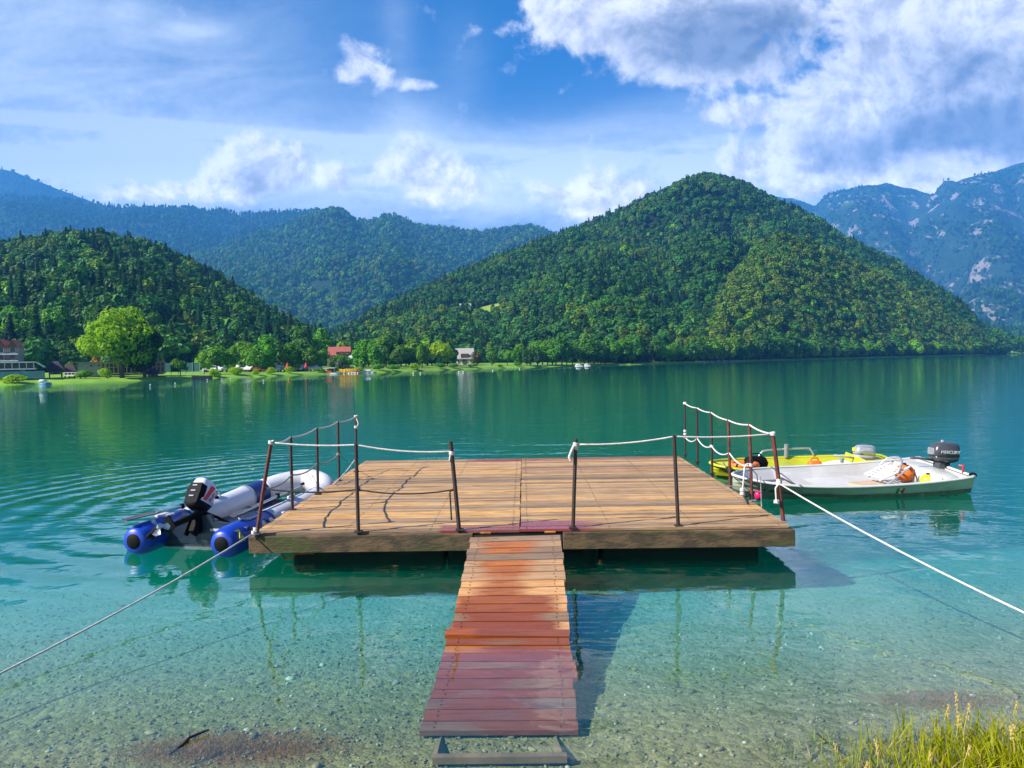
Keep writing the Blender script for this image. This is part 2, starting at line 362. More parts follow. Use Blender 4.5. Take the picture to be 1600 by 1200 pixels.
# ------------------------------------------------------------------ shore line (tangent c = 100*x/y)
def cof(px, py=560): d = ray(px, py); return 100 * d.x / d.y
SH = [(-700, 80), (-300, 88), (-100, 95), (0, 100), (60, 103), (150, 108), (300, 123), (400, 132), (500, 147), (600, 158), (720, 186), (850, 212), (925, 226),
      (1000, 235), (1080, 262), (1130, 285), (1250, 332), (1350, 378), (1440, 425), (1520, 480), (1560, 560), (1600, 640), (1800, 700), (2300, 700)]
SHC = [cof(p) for p, _ in SH]; SHY = [y for _, y in SH]
def shoreY(c): return float(np.interp(c, SHC, SHY))
def landz(c, Y):
    d = Y - shoreY(c)
    if d < 0: return max(-4.0, d * .25)
    return min(d, 3) * .14 + max(0, d - 3) * .012
class Hill:
    def __init__(s, name, ridge, base, mat, amp=.06, fq=.006, p=1.1, label='', drop=0, back=.7, th=0, seed=0, rib=0, ribf=.12):
        s.rib = rib; s.ribf = ribf
        s.name = name; s.amp = amp; s.fq = fq; s.p = p; s.back = back; s.seed = seed
        pts = [(cof(px, py), atd(px, py, Y), Y) for px, py, Y in ridge]
        s.c = [q[0] for q in pts]; s.Yr = [q[2] for q in pts]; s.zr = [q[1].z - th for q in pts]
        s.bc = [cof(px) for px, _ in base]; s.bY = [y for _, y in base]; s.mat = mat
    def h(s, c, Y):
        Yb = float(np.interp(c, s.bc, s.bY)); Yr = float(np.interp(c, s.c, s.Yr)); zr = float(np.interp(c, s.c, s.zr))
        t = (Y - Yb) / (Yr - Yb)
        x = c * Y / 100
        n = mnoise.fractal(Vector((x * s.fq, Y * s.fq, s.seed)), .9, 2.1, 5)
        if t <= 1:
            if t < 0: return -3 + t * 4
            z = -1 + (zr + 1) * t ** s.p
            if s.rib: z += zr * s.rib * (abs(math.sin(c * s.ribf + 1.4 * t + n * .8)) - .64) * 4 * t * (1 - t)
            return z + zr * s.amp * n * 4 * t * (1.02 - t) ** .7
        q = (t - 1) / s.back
        return zr * (1 - q * q * .9) + zr * s.amp * n * min(1, q * 2) * .8
    def mesh(s, nc=150, nr=70):
        rows = []
        for i in range(nr + 1):
            t = -.03 + (1 + s.back + .03) * i / nr; row = []
            for j in range(nc + 1):
                c = s.c[0] + (s.c[-1] - s.c[0]) * j / nc
                Yb = float(np.interp(c, s.bc, s.bY)); Yr = float(np.interp(c, s.c, s.Yr))
                Y = Yb + (Yr - Yb) * t
                row.append((c * Y / 100, Y, s.h(c, Y)))
            rows.append(row)
        o = MB().grid(rows).build(s.name, s.mat, smooth=True); o['kind'] = 'structure'
        return o
    def sample(s, n, tmin=0., tmax=1.12):
        out = []
        while len(out) < n:
            c = random.uniform(s.c[0], s.c[-1]); t = random.uniform(tmin, tmax)
            Yb = float(np.interp(c, s.bc, s.bY)); Yr = float(np.interp(c, s.c, s.Yr)); Y = Yb + (Yr - Yb) * t
            if random.random() > Y / (max(s.Yr) * tmax) : continue
            out.append((c, Y, t))
        return out

# ------------------------------------------------------------------ water, bed, land
def bed_z(x, y):
    ys = 3.72 + max(0, x - 1.1) * .24 + max(0, -x - 2.4) * .12
    d = y - ys
    if d < 0: z = -d * .11
    elif d < 5.2: z = -.05 - d * .08
    else: z = -.466 - (d - 5.2) * .27
    z += .025 * mnoise.noise(Vector((x * .9, y * .9, 3))) * min(1, abs(d) + .3)
    return max(z, -5.2)
M_bed = mat_bed()
ys = list(np.arange(-40, 3, 3.0)) + list(np.arange(3, 13, .1)) + list(np.arange(13, 30, .8)) + [40, 80, 160, 400, 1200, 3000, 5300]
xs = [-6500, -3000, -900, -300, -100, -50, -25, -14] + list(np.arange(-9, 9.1, .15)) + [14, 25, 50, 100, 300, 900, 3000, 6500]
tag(MB().grid([[(x, y, bed_z(x, y)) for x in xs] for y in ys]).build('ground', M_bed, smooth=True), 'gravel lake bed and bank', None, None, 'structure')
M_water = mat_water()
tag(MB().box((0, 2630, -3.5), (12990, 5330, 7.0)).build('water', M_water), 'clear turquoise lake water', None, None, 'structure')

M_land = pm('shore meadow', (.19, .36, .006), (.13, .27, .006), scale=.25, rough=.9, dirt=(.12, .13, .03), dscale=.04)
cs = sorted(set([round(-150 + i * 1.5, 2) for i in range(201)] + SHC))
offs = [-2.5, -.6, .0, .5, 1.5, 3, 8, 16, 30, 60, 120, 300, 800, 2000, 3500]
rows = []
for o_ in offs:
    row = []
    for c in cs:
        Y = shoreY(c) + o_ + (1.1 * mnoise.noise(Vector((c * .9, o_ * .05, 1))) if o_ < 4 else 0)
        row.append((c * Y / 100, Y, min(landz(c, Y) + .12 * mnoise.noise(Vector((c * 2, Y * .2, 4))), 9)))
    rows.append(row)
MB().grid(rows).build('shore', M_land, smooth=True)['kind'] = 'structure'

MH1 = mat_hill('forest floor', (.018, .032, .012), (.035, .05, .016))
MH2 = mat_hill('forest floor far', (.02, .045, .02), (.03, .06, .025))
MHR = mat_hill('rocky mountain', (.022, .055, .035), (.035, .075, .04), rock=(.5, .42, .38), rscale=.013, lo=.555, hi=.60, meadow=(.08, .15, .045))
hill_left = Hill('hill', [(-420, 470, 330), (-200, 420, 380), (-60, 396, 390), (0, 388, 390), (80, 376, 400), (160, 374, 400), (220, 386, 390), (280, 410, 380), (340, 444, 360), (400, 481, 340), (445, 512, 320), (480, 535, 290), (510, 556, 260)],
                 [(-420, 150), (0, 158), (300, 172), (400, 184), (510, 212)], MH1, amp=.09, fq=.012, p=1.0, th=2.5, seed=1, rib=.06, ribf=.11)
hill_main = Hill('hill', [(430, 556, 420), (500, 542, 450), (560, 508, 520), (640, 466, 620), (740, 420, 700), (860, 372, 760), (950, 338, 800), (1040, 298, 830), (1075, 281, 840), (1100, 275, 840), (1150, 285, 830), (1200, 308, 800), (1260, 333, 760), (1310, 367, 720), (1350, 388, 700), (1400, 413, 670), (1450, 447, 640), (1500, 478, 610), (1540, 522, 590), (1580, 552, 590)],
                 [(430, 240), (600, 240), (720, 250), (850, 262), (925, 236), (1000, 243), (1080, 267), (1130, 290), (1250, 337), (1350, 383), (1440, 430), (1520, 486), (1580, 570)], MH1, amp=.085, fq=.006, p=1.05, th=3, seed=2, rib=.10, ribf=.13)
hill_spur = Hill('hill', [(1035, 556, 300), (1070, 538, 310), (1110, 494, 350), (1160, 420, 400), (1190, 386, 430), (1215, 374, 440), (1260, 380, 460), (1310, 404, 475), (1360, 428, 490), (1430, 460, 515), (1480, 492, 530), (1520, 520, 535), (1550, 548, 560)],
                 [(1035, 262), (1130, 291), (1250, 338), (1350, 384), (1440, 431), (1520, 487), (1560, 540)], MH1, amp=.05, fq=.012, p=.95, th=2.5, seed=3, back=.6, rib=.025, ribf=.16)
hill_mid = Hill('hill', [(120, 450, 2240), (200, 432, 2320), (300, 398, 2400), (360, 380, 2480), (440, 352, 2560), (480, 336, 2560), (520, 324, 2592), (538, 328, 2592), (556, 346, 2592), (572, 346, 2624), (600, 337, 2624), (615, 336, 2624), (650, 351, 2640), (700, 358, 2640), (750, 364, 2640), (800, 357, 2720), (830, 354, 2720), (860, 363, 2720), (920, 385, 2720), (1000, 420, 2720)],
                [(120, 950), (400, 900), (1000, 950)], MH2, amp=.055, fq=0.00219, p=1.1, th=4, seed=4, rib=.10, ribf=.14)
hill_back = Hill('hill', [(-500, 330, 3690), (-200, 312, 3690), (-50, 304, 3690), (0, 306, 3690), (100, 310, 3690), (180, 320, 3690), (290, 324, 3690), (340, 328, 3690), (380, 334, 3690), (430, 332, 3690), (500, 328, 3751), (560, 346, 3813), (700, 400, 3813)],
                 [(-500, 900), (700, 1500)], MH2, amp=.06, fq=0.00179, p=1.15, th=5, seed=5, rib=.07, ribf=.2, back=.3)
mount_left = Hill('mountain', [(-500, 300, 5054), (-200, 275, 5054), (-60, 262, 5054), (0, 263, 5054), (20, 265, 5054), (60, 281, 5054), (120, 304, 5054), (200, 332, 5054), (330, 380, 5054)],
                  [(-500, 3200), (330, 3200)], MH2, amp=.05, fq=0.00154, seed=6, th=5, back=.08)
mount_right = Hill('mountain', [(960, 345, 5194), (1000, 315, 5194), (1015, 304, 5194), (1040, 292, 5194), (1060, 289, 5194), (1100, 310, 5194), (1160, 320, 4995), (1205, 304, 4895), (1240, 306, 4895), (1272, 321, 4895), (1292, 305, 4795), (1340, 289, 4695), (1362, 287, 4695), (1385, 282, 4695), (1430, 293, 4695), (1460, 304, 4695), (1500, 284, 4595), (1560, 261, 4595), (1600, 249, 4595), (1660, 236, 4595), (1900, 200, 4595), (2200, 300, 4595)],
                   [(960, 1900), (1600, 1600), (2200, 1600)], MHR, amp=.16, fq=0.00161, p=1.25, seed=8, rib=.14, ribf=.22, th=4, back=.05)
hill_shade = Hill('hill', [(1290, 372, 3040), (1340, 386, 3040), (1380, 402, 3040), (1420, 424, 3040), (1460, 446, 3040), (1500, 464, 3040), (1560, 491, 2960), (1600, 507, 2880), (1660, 528, 2880), (1720, 540, 2880)],
                  [(1290, 900), (1720, 900)], MH2, amp=.05, fq=0.00250, seed=9, th=4)
hill_right = Hill('hill', [(1530, 505, 3315), (1550, 470, 3315), (1575, 440, 3315), (1600, 417, 3315), (1660, 375, 3315), (1800, 330, 3315), (2200, 400, 3315)],
                  [(1530, 1500), (2200, 1300)], MH2, amp=.06, fq=0.00235, seed=10, th=4, back=.3)
hill_right.mesh(60, 40)
hill_left.mesh(110, 60); hill_main.mesh(190, 80); hill_spur.mesh(90, 50); hill_mid.mesh(150, 70); hill_back.mesh(120, 60); mount_left.mesh(60, 40); mount_right.mesh(260, 150); hill_shade.mesh(70, 40)
def groundz(x, Y, hills):
    c = 100 * x / Y
    return max([landz(c, Y)] + [hh.h(c, Y) for hh in hills if hh.c[0] <= c <= hh.c[-1]])

# ------------------------------------------------------------------ haze
hm, nt, out = newmat('valley air')
pv = nd(nt, 'ShaderNodeVolumePrincipled', {'Color': (.10, .42, 1.0, 1), 'Density': 2.0e-4, 'Anisotropy': 0.0})
nt.links.new(pv.outputs[0], out.inputs[1])
tag(MB().box((0, 2600, 715), (13600, 5700, 1450)).build('haze', hm), 'pale blue valley haze', None, None, 'stuff')

# ------------------------------------------------------------------ trees
M_bark = pm('bark', (.09, .065, .045), (.05, .038, .028), scale=9, rough=.9, bump=.02, stretch=(1, 1, .25))
def leaf_cloud(mb, bl, n, size, rg, up=.25, inner=.62, jit=.45):
    """n folded leaf sprays over the blobs (cx,cy,cz,rx,ry,rz)"""
    wts = np.array([b[3] * b[4] + b[4] * b[5] for b in bl]); wts = wts / wts.sum()
    idx = rg.choice(len(bl), n, p=wts)
    B = np.array(bl)[idx]
    d = rg.normal(size=(n, 3)); d /= np.linalg.norm(d, axis=1)[:, None]
    rad = inner + (1 - inner) * rg.random(n) ** .6
    pos = B[:, :3] + d * B[:, 3:] * rad[:, None]
    nrm = d + rg.normal(size=(n, 3)) * jit * .5 + np.array([0, 0, up]); nrm /= np.linalg.norm(nrm, axis=1)[:, None]
    t = np.cross(nrm, rg.normal(size=(n, 3))); t /= np.linalg.norm(t, axis=1)[:, None]
    b = np.cross(nrm, t)
    s = size * (.6 + .9 * rg.random(n))[:, None]
    P = np.stack([pos - t * s, pos - b * s * .7 + nrm * s * .12, pos + t * s * .9 - nrm * s * .22, pos + b * s * .7 + nrm * s * .1], 1).reshape(-1, 3)
    base = len(mb.v); mb.v += [tuple(p) for p in P]
    mb.f += [(base + 4 * i, base + 4 * i + 1, base + 4 * i + 2, base + 4 * i + 3) for i in range(n)]; mb.m += [mb.mi] * n
def blobs_round(rg, k, W, H, z0, lump=.42):
    out = []
    for i in range(k):
        d = rg.normal(size=3); d /= np.linalg.norm(d); q = .72 * rg.random() ** .4
        z = z0 + H / 2 + d[2] * H / 2 * q; wz = 1 - .35 * max(0, d[2])
        r = lump * (.65 + .6 * rg.random())
        out.append((d[0] * W / 2 * q * wz, d[1] * W / 2 * q * wz, z, W / 2 * r, W / 2 * r, H / 2 * r * .95))
    return out
def crown_broad(rg, k, W, H, z0, n, size, lump=.42):
    mb = MB(); bl = blobs_round(rg, k, W, H, z0, lump); leaf_cloud(mb, bl, n, size, rg); return mb, bl
def crown_conifer(rg, H, W, n, size, z0=.1):
    mb = MB()
    lv = 16
    for i in range(n):
        t = rg.random() ** .8; z = z0 * H + (1 - z0) * H * t
        rr = W / 2 * (1 - t) ** .85 * (.45 + .55 * rg.random()) * (.75 + .3 * math.sin(t * lv * 6.28) ** 2) + .02 * W
        a = rg.random() * 6.283
        p = Vector((math.cos(a) * rr, math.sin(a) * rr, z - rr * .22))
        o = Vector((math.cos(a), math.sin(a), -.35)); tn = Vector((-math.sin(a), math.cos(a), 0))
        s = size * (.6 + .8 * rg.random()) * (1.05 - .6 * t)
        mb.add([p - o * s * .8 + Vector((0, 0, s * .25)), p - tn * s * .55, p + o * s, p + tn * s * .55], [(0, 1, 2, 3)])
    return mb
def trunk_mb(H, r, bl=None, rg=None, limbs=5):
    mb = MB()
    mb.tube([(0, 0, -.6), (.01 * H, 0, H * .25), (-.01 * H, .01 * H, H * .55), (0, 0, H)], [r * 1.3, r, r * .75, r * .3], 7)
    if bl:
        for i in range(limbs):
            b = bl[i % len(bl)]; z = H * (.45 + .45 * rg.random())
            p = Vector((0, 0, z)); q = Vector(b[:3]); m = p.lerp(q, .5) + Vector((0, 0, .06 * H))
            mb.tube([p, m, q], [r * .5, r * .33, r * .12], 5)
    return mb

# forest stands: single-mesh trees scattered as one mass on each hillside
lf = {
 'a': mat_leaf('leaves deep', (.033, .112, .022)), 'b': mat_leaf('leaves mid', (.056, .16, .020)),
 'c': mat_leaf('leaves olive', (.105, .175, .017), (.19, .27, .022)), 'd': mat_leaf('leaves fresh', (.13, .28, .012)),
 'e': mat_leaf('needles', (.016, .060, .022), (.032, .095, .028)), 'f': mat_leaf('needles light', (.034, .105, .026), (.055, .14, .030))}
PROTO = bpy.data.collections.new('stand_trees')
def proto(nm, mb, m):
    o = mb.build(nm, [m, M_bark]); COL.objects.unlink(o); PROTO.objects.link(o)
for i, (nm, W, k) in enumerate((('a', .95, 7), ('b', .85, 6), ('c', .9, 7), ('d', .8, 6))):
    rg = np.random.default_rng(40 + i)
    mb, bl = crown_broad(rg, k, W, .82, .14, 420, .075, .5)
    leaf_cloud(mb, [(0, 0, .5, W * .3, W * .3, .3)], 60, .16, rg)
    mb.mi = 1; mb.tube([(0, 0, -.2), (0, 0, .5)], [.035, .02], 5)
    proto('stand_' + nm, mb, lf[nm])
for i, (nm, W) in enumerate((('e', .42), ('f', .38))):
    mb = crown_conifer(np.random.default_rng(60 + i), 1.0, W, 330, .085)
    mb.mi = 1; mb.tube([(0, 0, -.2), (0, 0, .8)], [.025, .008], 5)
    proto('stand_' + nm, mb, lf[nm])
def scatter_group(col, nm):
    ng = bpy.data.node_groups.new(nm, 'GeometryNodeTree')
    ng.interface.new_socket('Geometry', in_out='INPUT', socket_type='NodeSocketGeometry')
    ng.interface.new_socket('Geometry', in_out='OUTPUT', socket_type='NodeSocketGeometry')
    gi = nd(ng, 'NodeGroupInput'); go = nd(ng, 'NodeGroupOutput')
    ci = nd(ng, 'GeometryNodeCollectionInfo'); ci.inputs['Collection'].default_value = col
    ci.inputs['Separate Children'].default_value = True; ci.inputs['Reset Children'].default_value = True
    ka = nd(ng, 'GeometryNodeInputNamedAttribute', {'Name': 'kind'}, data_type='INT')
    sa = nd(ng, 'GeometryNodeInputNamedAttribute', {'Name': 'sc'}, data_type='FLOAT_VECTOR')
    ra = nd(ng, 'GeometryNodeInputNamedAttribute', {'Name': 'rot'}, data_type='FLOAT_VECTOR')
    ip = nd(ng, 'GeometryNodeInstanceOnPoints', {'Points': gi.outputs[0], 'Instance': ci.outputs[0], 'Pick Instance': True,
            'Instance Index': ka.outputs[0], 'Rotation': ra.outputs[0], 'Scale': sa.outputs[0]})
    ng.links.new(ip.outputs[0], go.inputs[0])
    return ng
NG_TREES = scatter_group(PROTO, 'stand of trees')
def scatter(name, pts, kinds, scs, rots, ng, label, group=None):
    me = bpy.data.meshes.new(name); me.from_pydata([tuple(p) for p in pts], [], [])
    a = me.attributes.new('kind', 'INT', 'POINT'); a.data.foreach_set('value', kinds)
    a = me.attributes.new('sc', 'FLOAT_VECTOR', 'POINT'); a.data.foreach_set('vector', np.array(scs, dtype=np.float32).ravel())
    a = me.attributes.new('rot', 'FLOAT_VECTOR', 'POINT'); a.data.foreach_set('vector', np.array(rots, dtype=np.float32).ravel())
    o = bpy.data.objects.new(name, me); COL.objects.link(o)
    md = o.modifiers.new('Scatter', 'NODES'); md.node_group = ng
    tag(o, label, None, None, 'stuff'); return o
def forest(hill, n, hgt, probs, label, tmin=0, tmax=1.1, wide=1.0, fq=.01, skip=None, others=(), ridge_con=0):
    pts = []; ks = []; scs = []; rots = []
    for c, Y, t in hill.sample(n, tmin, tmax):
        x = c * Y / 100; z = hill.h(c, Y)
        if z < .1 or (skip and skip(x, Y, z)): continue
        g = mnoise.fractal(Vector((x * fq, Y * fq, 7)), .8, 2, 3) * 1.3
        pr = probs(g, t, c)
        k = random.choices(range(6), pr)[0]
        s = hgt * random.choice((.6, .75, .9, 1.0, 1.1, 1.3)) * random.uniform(.85, 1.12) * (1.15 if k >= 4 else 1)
        if ridge_con and t > .93 and random.random() < ridge_con: k = 4
        pts.append((x, Y, z - .02 * s)); ks.append(k); w_ = s * wide * random.uniform(.85, 1.25)
        scs.append((w_, w_, s)); rots.append((random.uniform(-.06, .06), random.uniform(-.06, .06), random.uniform(0, 6.28)))
    return scatter('forest', pts, ks, scs, rots, NG_TREES, label)
def mixp(g, t, c):       # a deep, b mid, c olive, d fresh, e needles, f light needles
    return (1.0, 1.2 + g, max(.05, .3 + g), max(.02, .07 + .25 * g), max(.1, .55 - g), .35)
def conp(g, t, c): return (1.2, 1.3 + .5 * max(0, g), .3, max(.03, .25 + .2 * g), max(.1, .5 - g), .5)
def darkp(g, t, c): return (1.4, .25 + .3 * max(0, g), .04, .01, 1.3, .3)
def spurp(g, t, c): return (.2, .8, max(.3, 2.2 + 2.5 * g), max(.03, .25 + .5 * g), .12, .1)
forest(hill_left, 5400, 6.8, conp, 'dark mixed wood of conifers and broadleaves covering the near rounded hill at left', fq=.02, wide=.95)
def raymarch(px, py, hill):
    d = ray(px, py); Y = 200.0
    while Y < 1500:
        p = CAM + d * (Y / d.y)
        if hill.h(100 * p.x / p.y, Y) > p.z: return p
        Y += 1
    return p
CLEAR = raymarch(731, 487, hill_main)
def in_clearing(x, Y, z): return -16 < x - CLEAR.x < 20 and -34 < Y - CLEAR.y < 16
forest(hill_main, 28000, 6.6, mixp, 'dense green wood covering the tall pointed hill across the lake', fq=.008, skip=in_clearing)
M_mead = pm('hill meadow', (.20, .34, .02), (.28, .33, .04), scale=.3, rough=.9)
tag(MB().grid([[(CLEAR.x + x, CLEAR.y + y, hill_main.h(100 * (CLEAR.x + x) / (CLEAR.y + y), CLEAR.y + y) + .25) for x in range(-15, 22, 3)] for y in range(-30, 16, 3)]).build('meadow', M_mead, smooth=True), 'sunny meadow clearing on the pointed hill', None, None, 'structure')
forest(hill_spur, 6500, 6.0, spurp, 'lighter olive scrub and trees covering the spur in front of the pointed hill', fq=.015)
forest(hill_mid, 20000, 15, lambda g, t, c: (.5, 1.5, max(.1, .5 + g), max(.1, .3 + .4 * g), .2, .4), 'bluish green wood covering the middle ridge left of the pointed hill', fq=.004)
forest(hill_back, 20000, 18, darkp, 'blue hazy conifer wood on the long ridge behind the left hill', fq=.002, ridge_con=.3)
forest(mount_left, 5000, 17, darkp, 'hazy blue wood on the far left mountain', tmin=.3, tmax=1.0, fq=.002)
forest(hill_shade, 6000, 19, darkp, 'deep blue wooded slope right of the pointed hill', fq=.003)
forest(hill_right, 3000, 22, mixp, 'hazy wooded slope at the right edge', fq=.003)
forest(mount_right, 24000, 15, darkp, 'sparse hazy trees on the rocky right mountains', tmax=.985, fq=.0012, skip=lambda x, Y, z: mnoise.fractal(Vector((x * .002, Y * .0012, z * .004)), .8, 2, 4) > .22)
# ------------------------------------------------------------------ individual trees
HL = [hill_left, hill_main, hill_spur, hill_mid]
def tree_kind(name, mb_crown, mleaf, trunk):
    t = thing(name, None, None)
    mb_crown.build('crown', mleaf, t, world=False); trunk.build('trunk', M_bark, t, world=False)
    return t
TK = {}
def mk(key, name, seed, k, W, H, z0, n, size, leaf, lump=.42, tr=.022):
    rg = np.random.default_rng(seed)
    mb, bl = crown_broad(rg, k, W, H, z0, n, size, lump)
    leaf_cloud(mb, [(0, 0, z0 + H * .5, W * .3, W * .3, H * .3)], n // 10, size * 1.6, rg)
    TK[key] = [tree_kind(name, mb, leaf, trunk_mb(z0 + H * .6, tr, bl, rg)), False]
L_lime = mat_leaf('leaves lime', (.25, .43, .004), (.40, .58, .006), var=.1, trans=.5)
L_shade = mat_leaf('leaves painted shade', (.03, .085, .012), var=.2)  # darker leaf copy: shade of the big tree's right side put into colour
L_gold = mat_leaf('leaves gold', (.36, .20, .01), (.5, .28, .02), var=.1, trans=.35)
L_wil = mat_leaf('leaves silver', (.10, .15, .08), (.17, .22, .12), var=.1)
L_b = mat_leaf('leaves park', (.07, .20, .012), (.14, .32, .018), var=.25)
mk('big', 'broadleaf_tree', 101, 34, 1.12, .86, .12, 9000, .018, L_lime, .27, .03)
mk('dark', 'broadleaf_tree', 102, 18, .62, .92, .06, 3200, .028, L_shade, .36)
mk('round', 'broadleaf_tree', 103, 14, .95, .84, .14, 2600, .034, L_b, .42)
mk('tall', 'broadleaf_tree', 104, 14, .66, .9, .08, 2200, .034, L_b, .42)
mk('lime', 'broadleaf_tree', 105, 14, .95, .84, .14, 2600, .034, L_lime, .42)
mk('deep', 'broadleaf_tree', 106, 12, .85, .9, .05, 1700, .042, lf['b'], .45)
mk('fresh', 'broadleaf_tree', 107, 12, .85, .9, .05, 1700, .042, lf['d'], .45)
mk('gold', 'broadleaf_tree', 108, 12, .62, .92, .05, 900, .045, L_gold, .36)
mk('olive', 'broadleaf_tree', 112, 10, .8, .9, .06, 900, .05, mat_leaf('leaves russet', (.13, .10, .02), (.20, .16, .03)), .45)
mk('bush', 'bush', 109, 9, 1.7, .95, .0, 900, .06, L_b, .5, .03)
mk('sbush', 'bush', 110, 8, .85, .98, .0, 800, .06, L_wil, .5, .03)
mk('lbush', 'bush', 111, 9, 1.7, .95, .0, 900, .06, L_lime, .5, .03)
for key, leaf, W, sd in (('con', lf['e'], .40, 120), ('con2', lf['f'], .34, 121)):
    TK[key] = [tree_kind('conifer_tree', crown_conifer(np.random.default_rng(sd), 1.0, W, 900, .055), leaf, trunk_mb(.9, .018)), False]
def put(key, x, Y, H, label, group=None, wide=1.0, z=None, cat=None):
    src, used = TK[key]
    o = src if not used else copy_tree(src)
    TK[key][1] = True
    o.location = (x, Y, (groundz(x, Y, HL) if z is None else z) - .02 * H); o.rotation_euler = (0, 0, random.uniform(0, 6.28))
    o.scale = (H * wide, H * wide, H)
    if 'group' in o: del o['group']
    return tag(o, label, cat or ('bush' if 'bush' in key else 'tree'), group)
def tree(key, px, top, Y, label, group=None, wide=1.0):
    p = atd(px, top, Y); z = groundz(p.x, Y, HL)
    return put(key, p.x, Y, max(.8, p.z - z), label, group, wide, z)

tree('big', 186, 469, 116, 'huge spreading lime green tree on the lawn, tallest of the lakeside trees')
tree('dark', 223, 492, 119, 'dark tree with shade put into its leaf colour, close beside the right side of the huge lime green tree', wide=1.25)
tree('gold', 151, 545, 131, 'small golden orange tree behind the low grey building by the huge lime tree', wide=.9)
tree('lbush', 166, 571, 115, 'yellow green bush at the foot of the huge lime green tree', wide=.7)
tree('round', 281, 556, 128, 'small round green tree standing alone by the green mesh fence')
tree('round', 338, 533, 134, 'wide dark green round tree on the stone embankment', wide=1.15)
tree('lime', 318, 546, 137, 'lighter green tree against the left side of the round embankment tree', wide=.8)
tree('tall', 362, 538, 150, 'slim light green tree behind the red brown roofed house', wide=.9)
tree('fresh', 382, 533, 156, 'sunlit green tree above the long white canopy')
tree('tall', 417, 519, 152, 'tall green tree with ragged top between the canopy and the row of white cars', wide=1.2)
tree('round', 401, 538, 149, 'half lit round tree just right of the long white canopy', wide=.9)
tree('deep', 437, 530, 158, 'dense green tree in front of the pink roofed house')
tree('tall', 456, 532, 155, 'dark leafy tree over the white parked cars', wide=1.15)
tree('round', 478, 536, 156, 'round leafy tree behind the red parasols', wide=1.0)
tree('round', 499, 540, 159, 'leafy tree just left of the big red roofed house', wide=.85)
tree('deep', 470, 508, 190, 'tall green tree rising behind the car park trees')
tree('tall', 500, 508, 195, 'pair like twin crowned tree high behind the red parasols')
tree('fresh', 536, 525, 205, 'bright green tree right behind the big red roof')
tree('round', 535, 550, 164, 'round olive tree in front of the big red roofed house', wide=1.35)
tree('deep', 520, 556, 163, 'low dense tree at the left front corner of the big red roofed house', wide=1.2)
tree('sbush', 531, 561, 157, 'narrow silvery willow bush behind the yellow pedal boats')
tree('sbush', 564, 568, 161, 'silvery bush behind the white moored boats')
tree('tall', 566, 527, 172, 'tall green tree right of the white tents', wide=1.2)
tree('tall', 583, 531, 170, 'slim pale barked tree in front of the park grove', wide=1.0)
tree('deep', 602, 524, 184, 'broad green tree in the middle of the park grove', wide=1.15)
tree('round', 622, 535, 182, 'low round tree right of the middle of the park grove', wide=1.0)
tree('dark', 641, 540, 186, 'dark leaved tree between the park grove and the yellow lime tree', wide=1.3)
tree('fresh', 659, 531, 190, 'olive yellow slender tree left of the glowing lime tree', wide=.8)
tree('lime', 688, 526, 192, 'glowing lime green round tree on the park lawn', wide=1.0)
tree('round', 708, 545, 196, 'small dark tree between the glowing lime tree and the grey roofed house', wide=.8)
tree('olive', 745, 545, 208, 'olive brown tree right beside the grey roofed house', wide=1.0)
tree('deep', 768, 540, 214, 'dark green tree right of the olive brown tree', wide=1.1)
tree('round', 792, 544, 216, 'green tree with a light clump at top near the rocky shore', wide=1.0)
for i in range(16):
    px = 330 + i * 32 + random.uniform(-9, 9); Y = shoreY(cof(px)) + random.uniform(1.0, 3.0)
    x = cof(px) * Y / 100
    put(random.choice(('bush', 'bush', 'lbush')), x, Y, random.uniform(1.0, 1.9), 'low green bush on the lakeside bank below the trees', 'bushes along the far bank', random.uniform(.8, 1.2))
put('lbush', cof(18) * 102.5 / 100, 102.5, 1.4, 'low reedy bush on the bank below the blue glass terrace', None, 1.5)
put('bush', cof(133) * 113 / 100, 113, 1.7, 'clipped bush in front of the low grey building', None, .9)
tree('round', 50, 551, 119, 'dark leafy tree right beside the hotel balconies', wide=1.0)
tree('fresh', 111, 560, 127, 'pale green bushy tree between thatched hut and grey building', wide=1.0)
for i in range(34):
    px = 335 + i * 11.5 + random.uniform(-5, 5); Y = lerp(172, 205, (px - 335) / 400) + random.uniform(0, 22); x = cof(px) * Y / 100
    if 702 < px < 750 or 500 < px < 562: continue
    put(random.choice(('deep', 'tall', 'round', 'fresh', 'deep', 'con')), x, Y, random.uniform(5.5, 9.5), 'green tree in the belt of trees behind the lakeside houses', 'trees behind the lakeside houses', random.uniform(.95, 1.3))
for i in range(44):
    px = 812 + i * 8.4 + random.uniform(-3, 3); Y = shoreY(cof(px)) + random.uniform(3, 9); x = cof(px) * Y / 100
    br = 1085 < px < 1160 and random.random() < .75  # lit stretch of shore: sunlight put in as a brighter leaf colour
    put('fresh' if br else random.choice(('deep', 'deep', 'tall', 'dark', 'round')), x, Y, random.uniform(5.5, 9.5) * (1.15 if br else 1),
        'fresh green tree with sunlight put into its leaf colour, on the shore below the spur' if br else 'dark green waterside tree at the foot of the pointed hill',
        'fresh green trees below the spur' if br else 'waterside trees along the pointed hill', random.uniform(.9, 1.25))
for i in range(42):
    px = 1182 + i * 8.9 + random.uniform(-3, 3); Y = shoreY(cof(px)) + random.uniform(3, 10); x = cof(px) * Y / 100
    put(random.choice(('deep', 'deep', 'dark', 'round', 'fresh')), x, Y, random.uniform(6.5, 12.5), 'shady waterside tree at the foot of the olive spur', 'waterside trees along the spur', random.uniform(.95, 1.4))
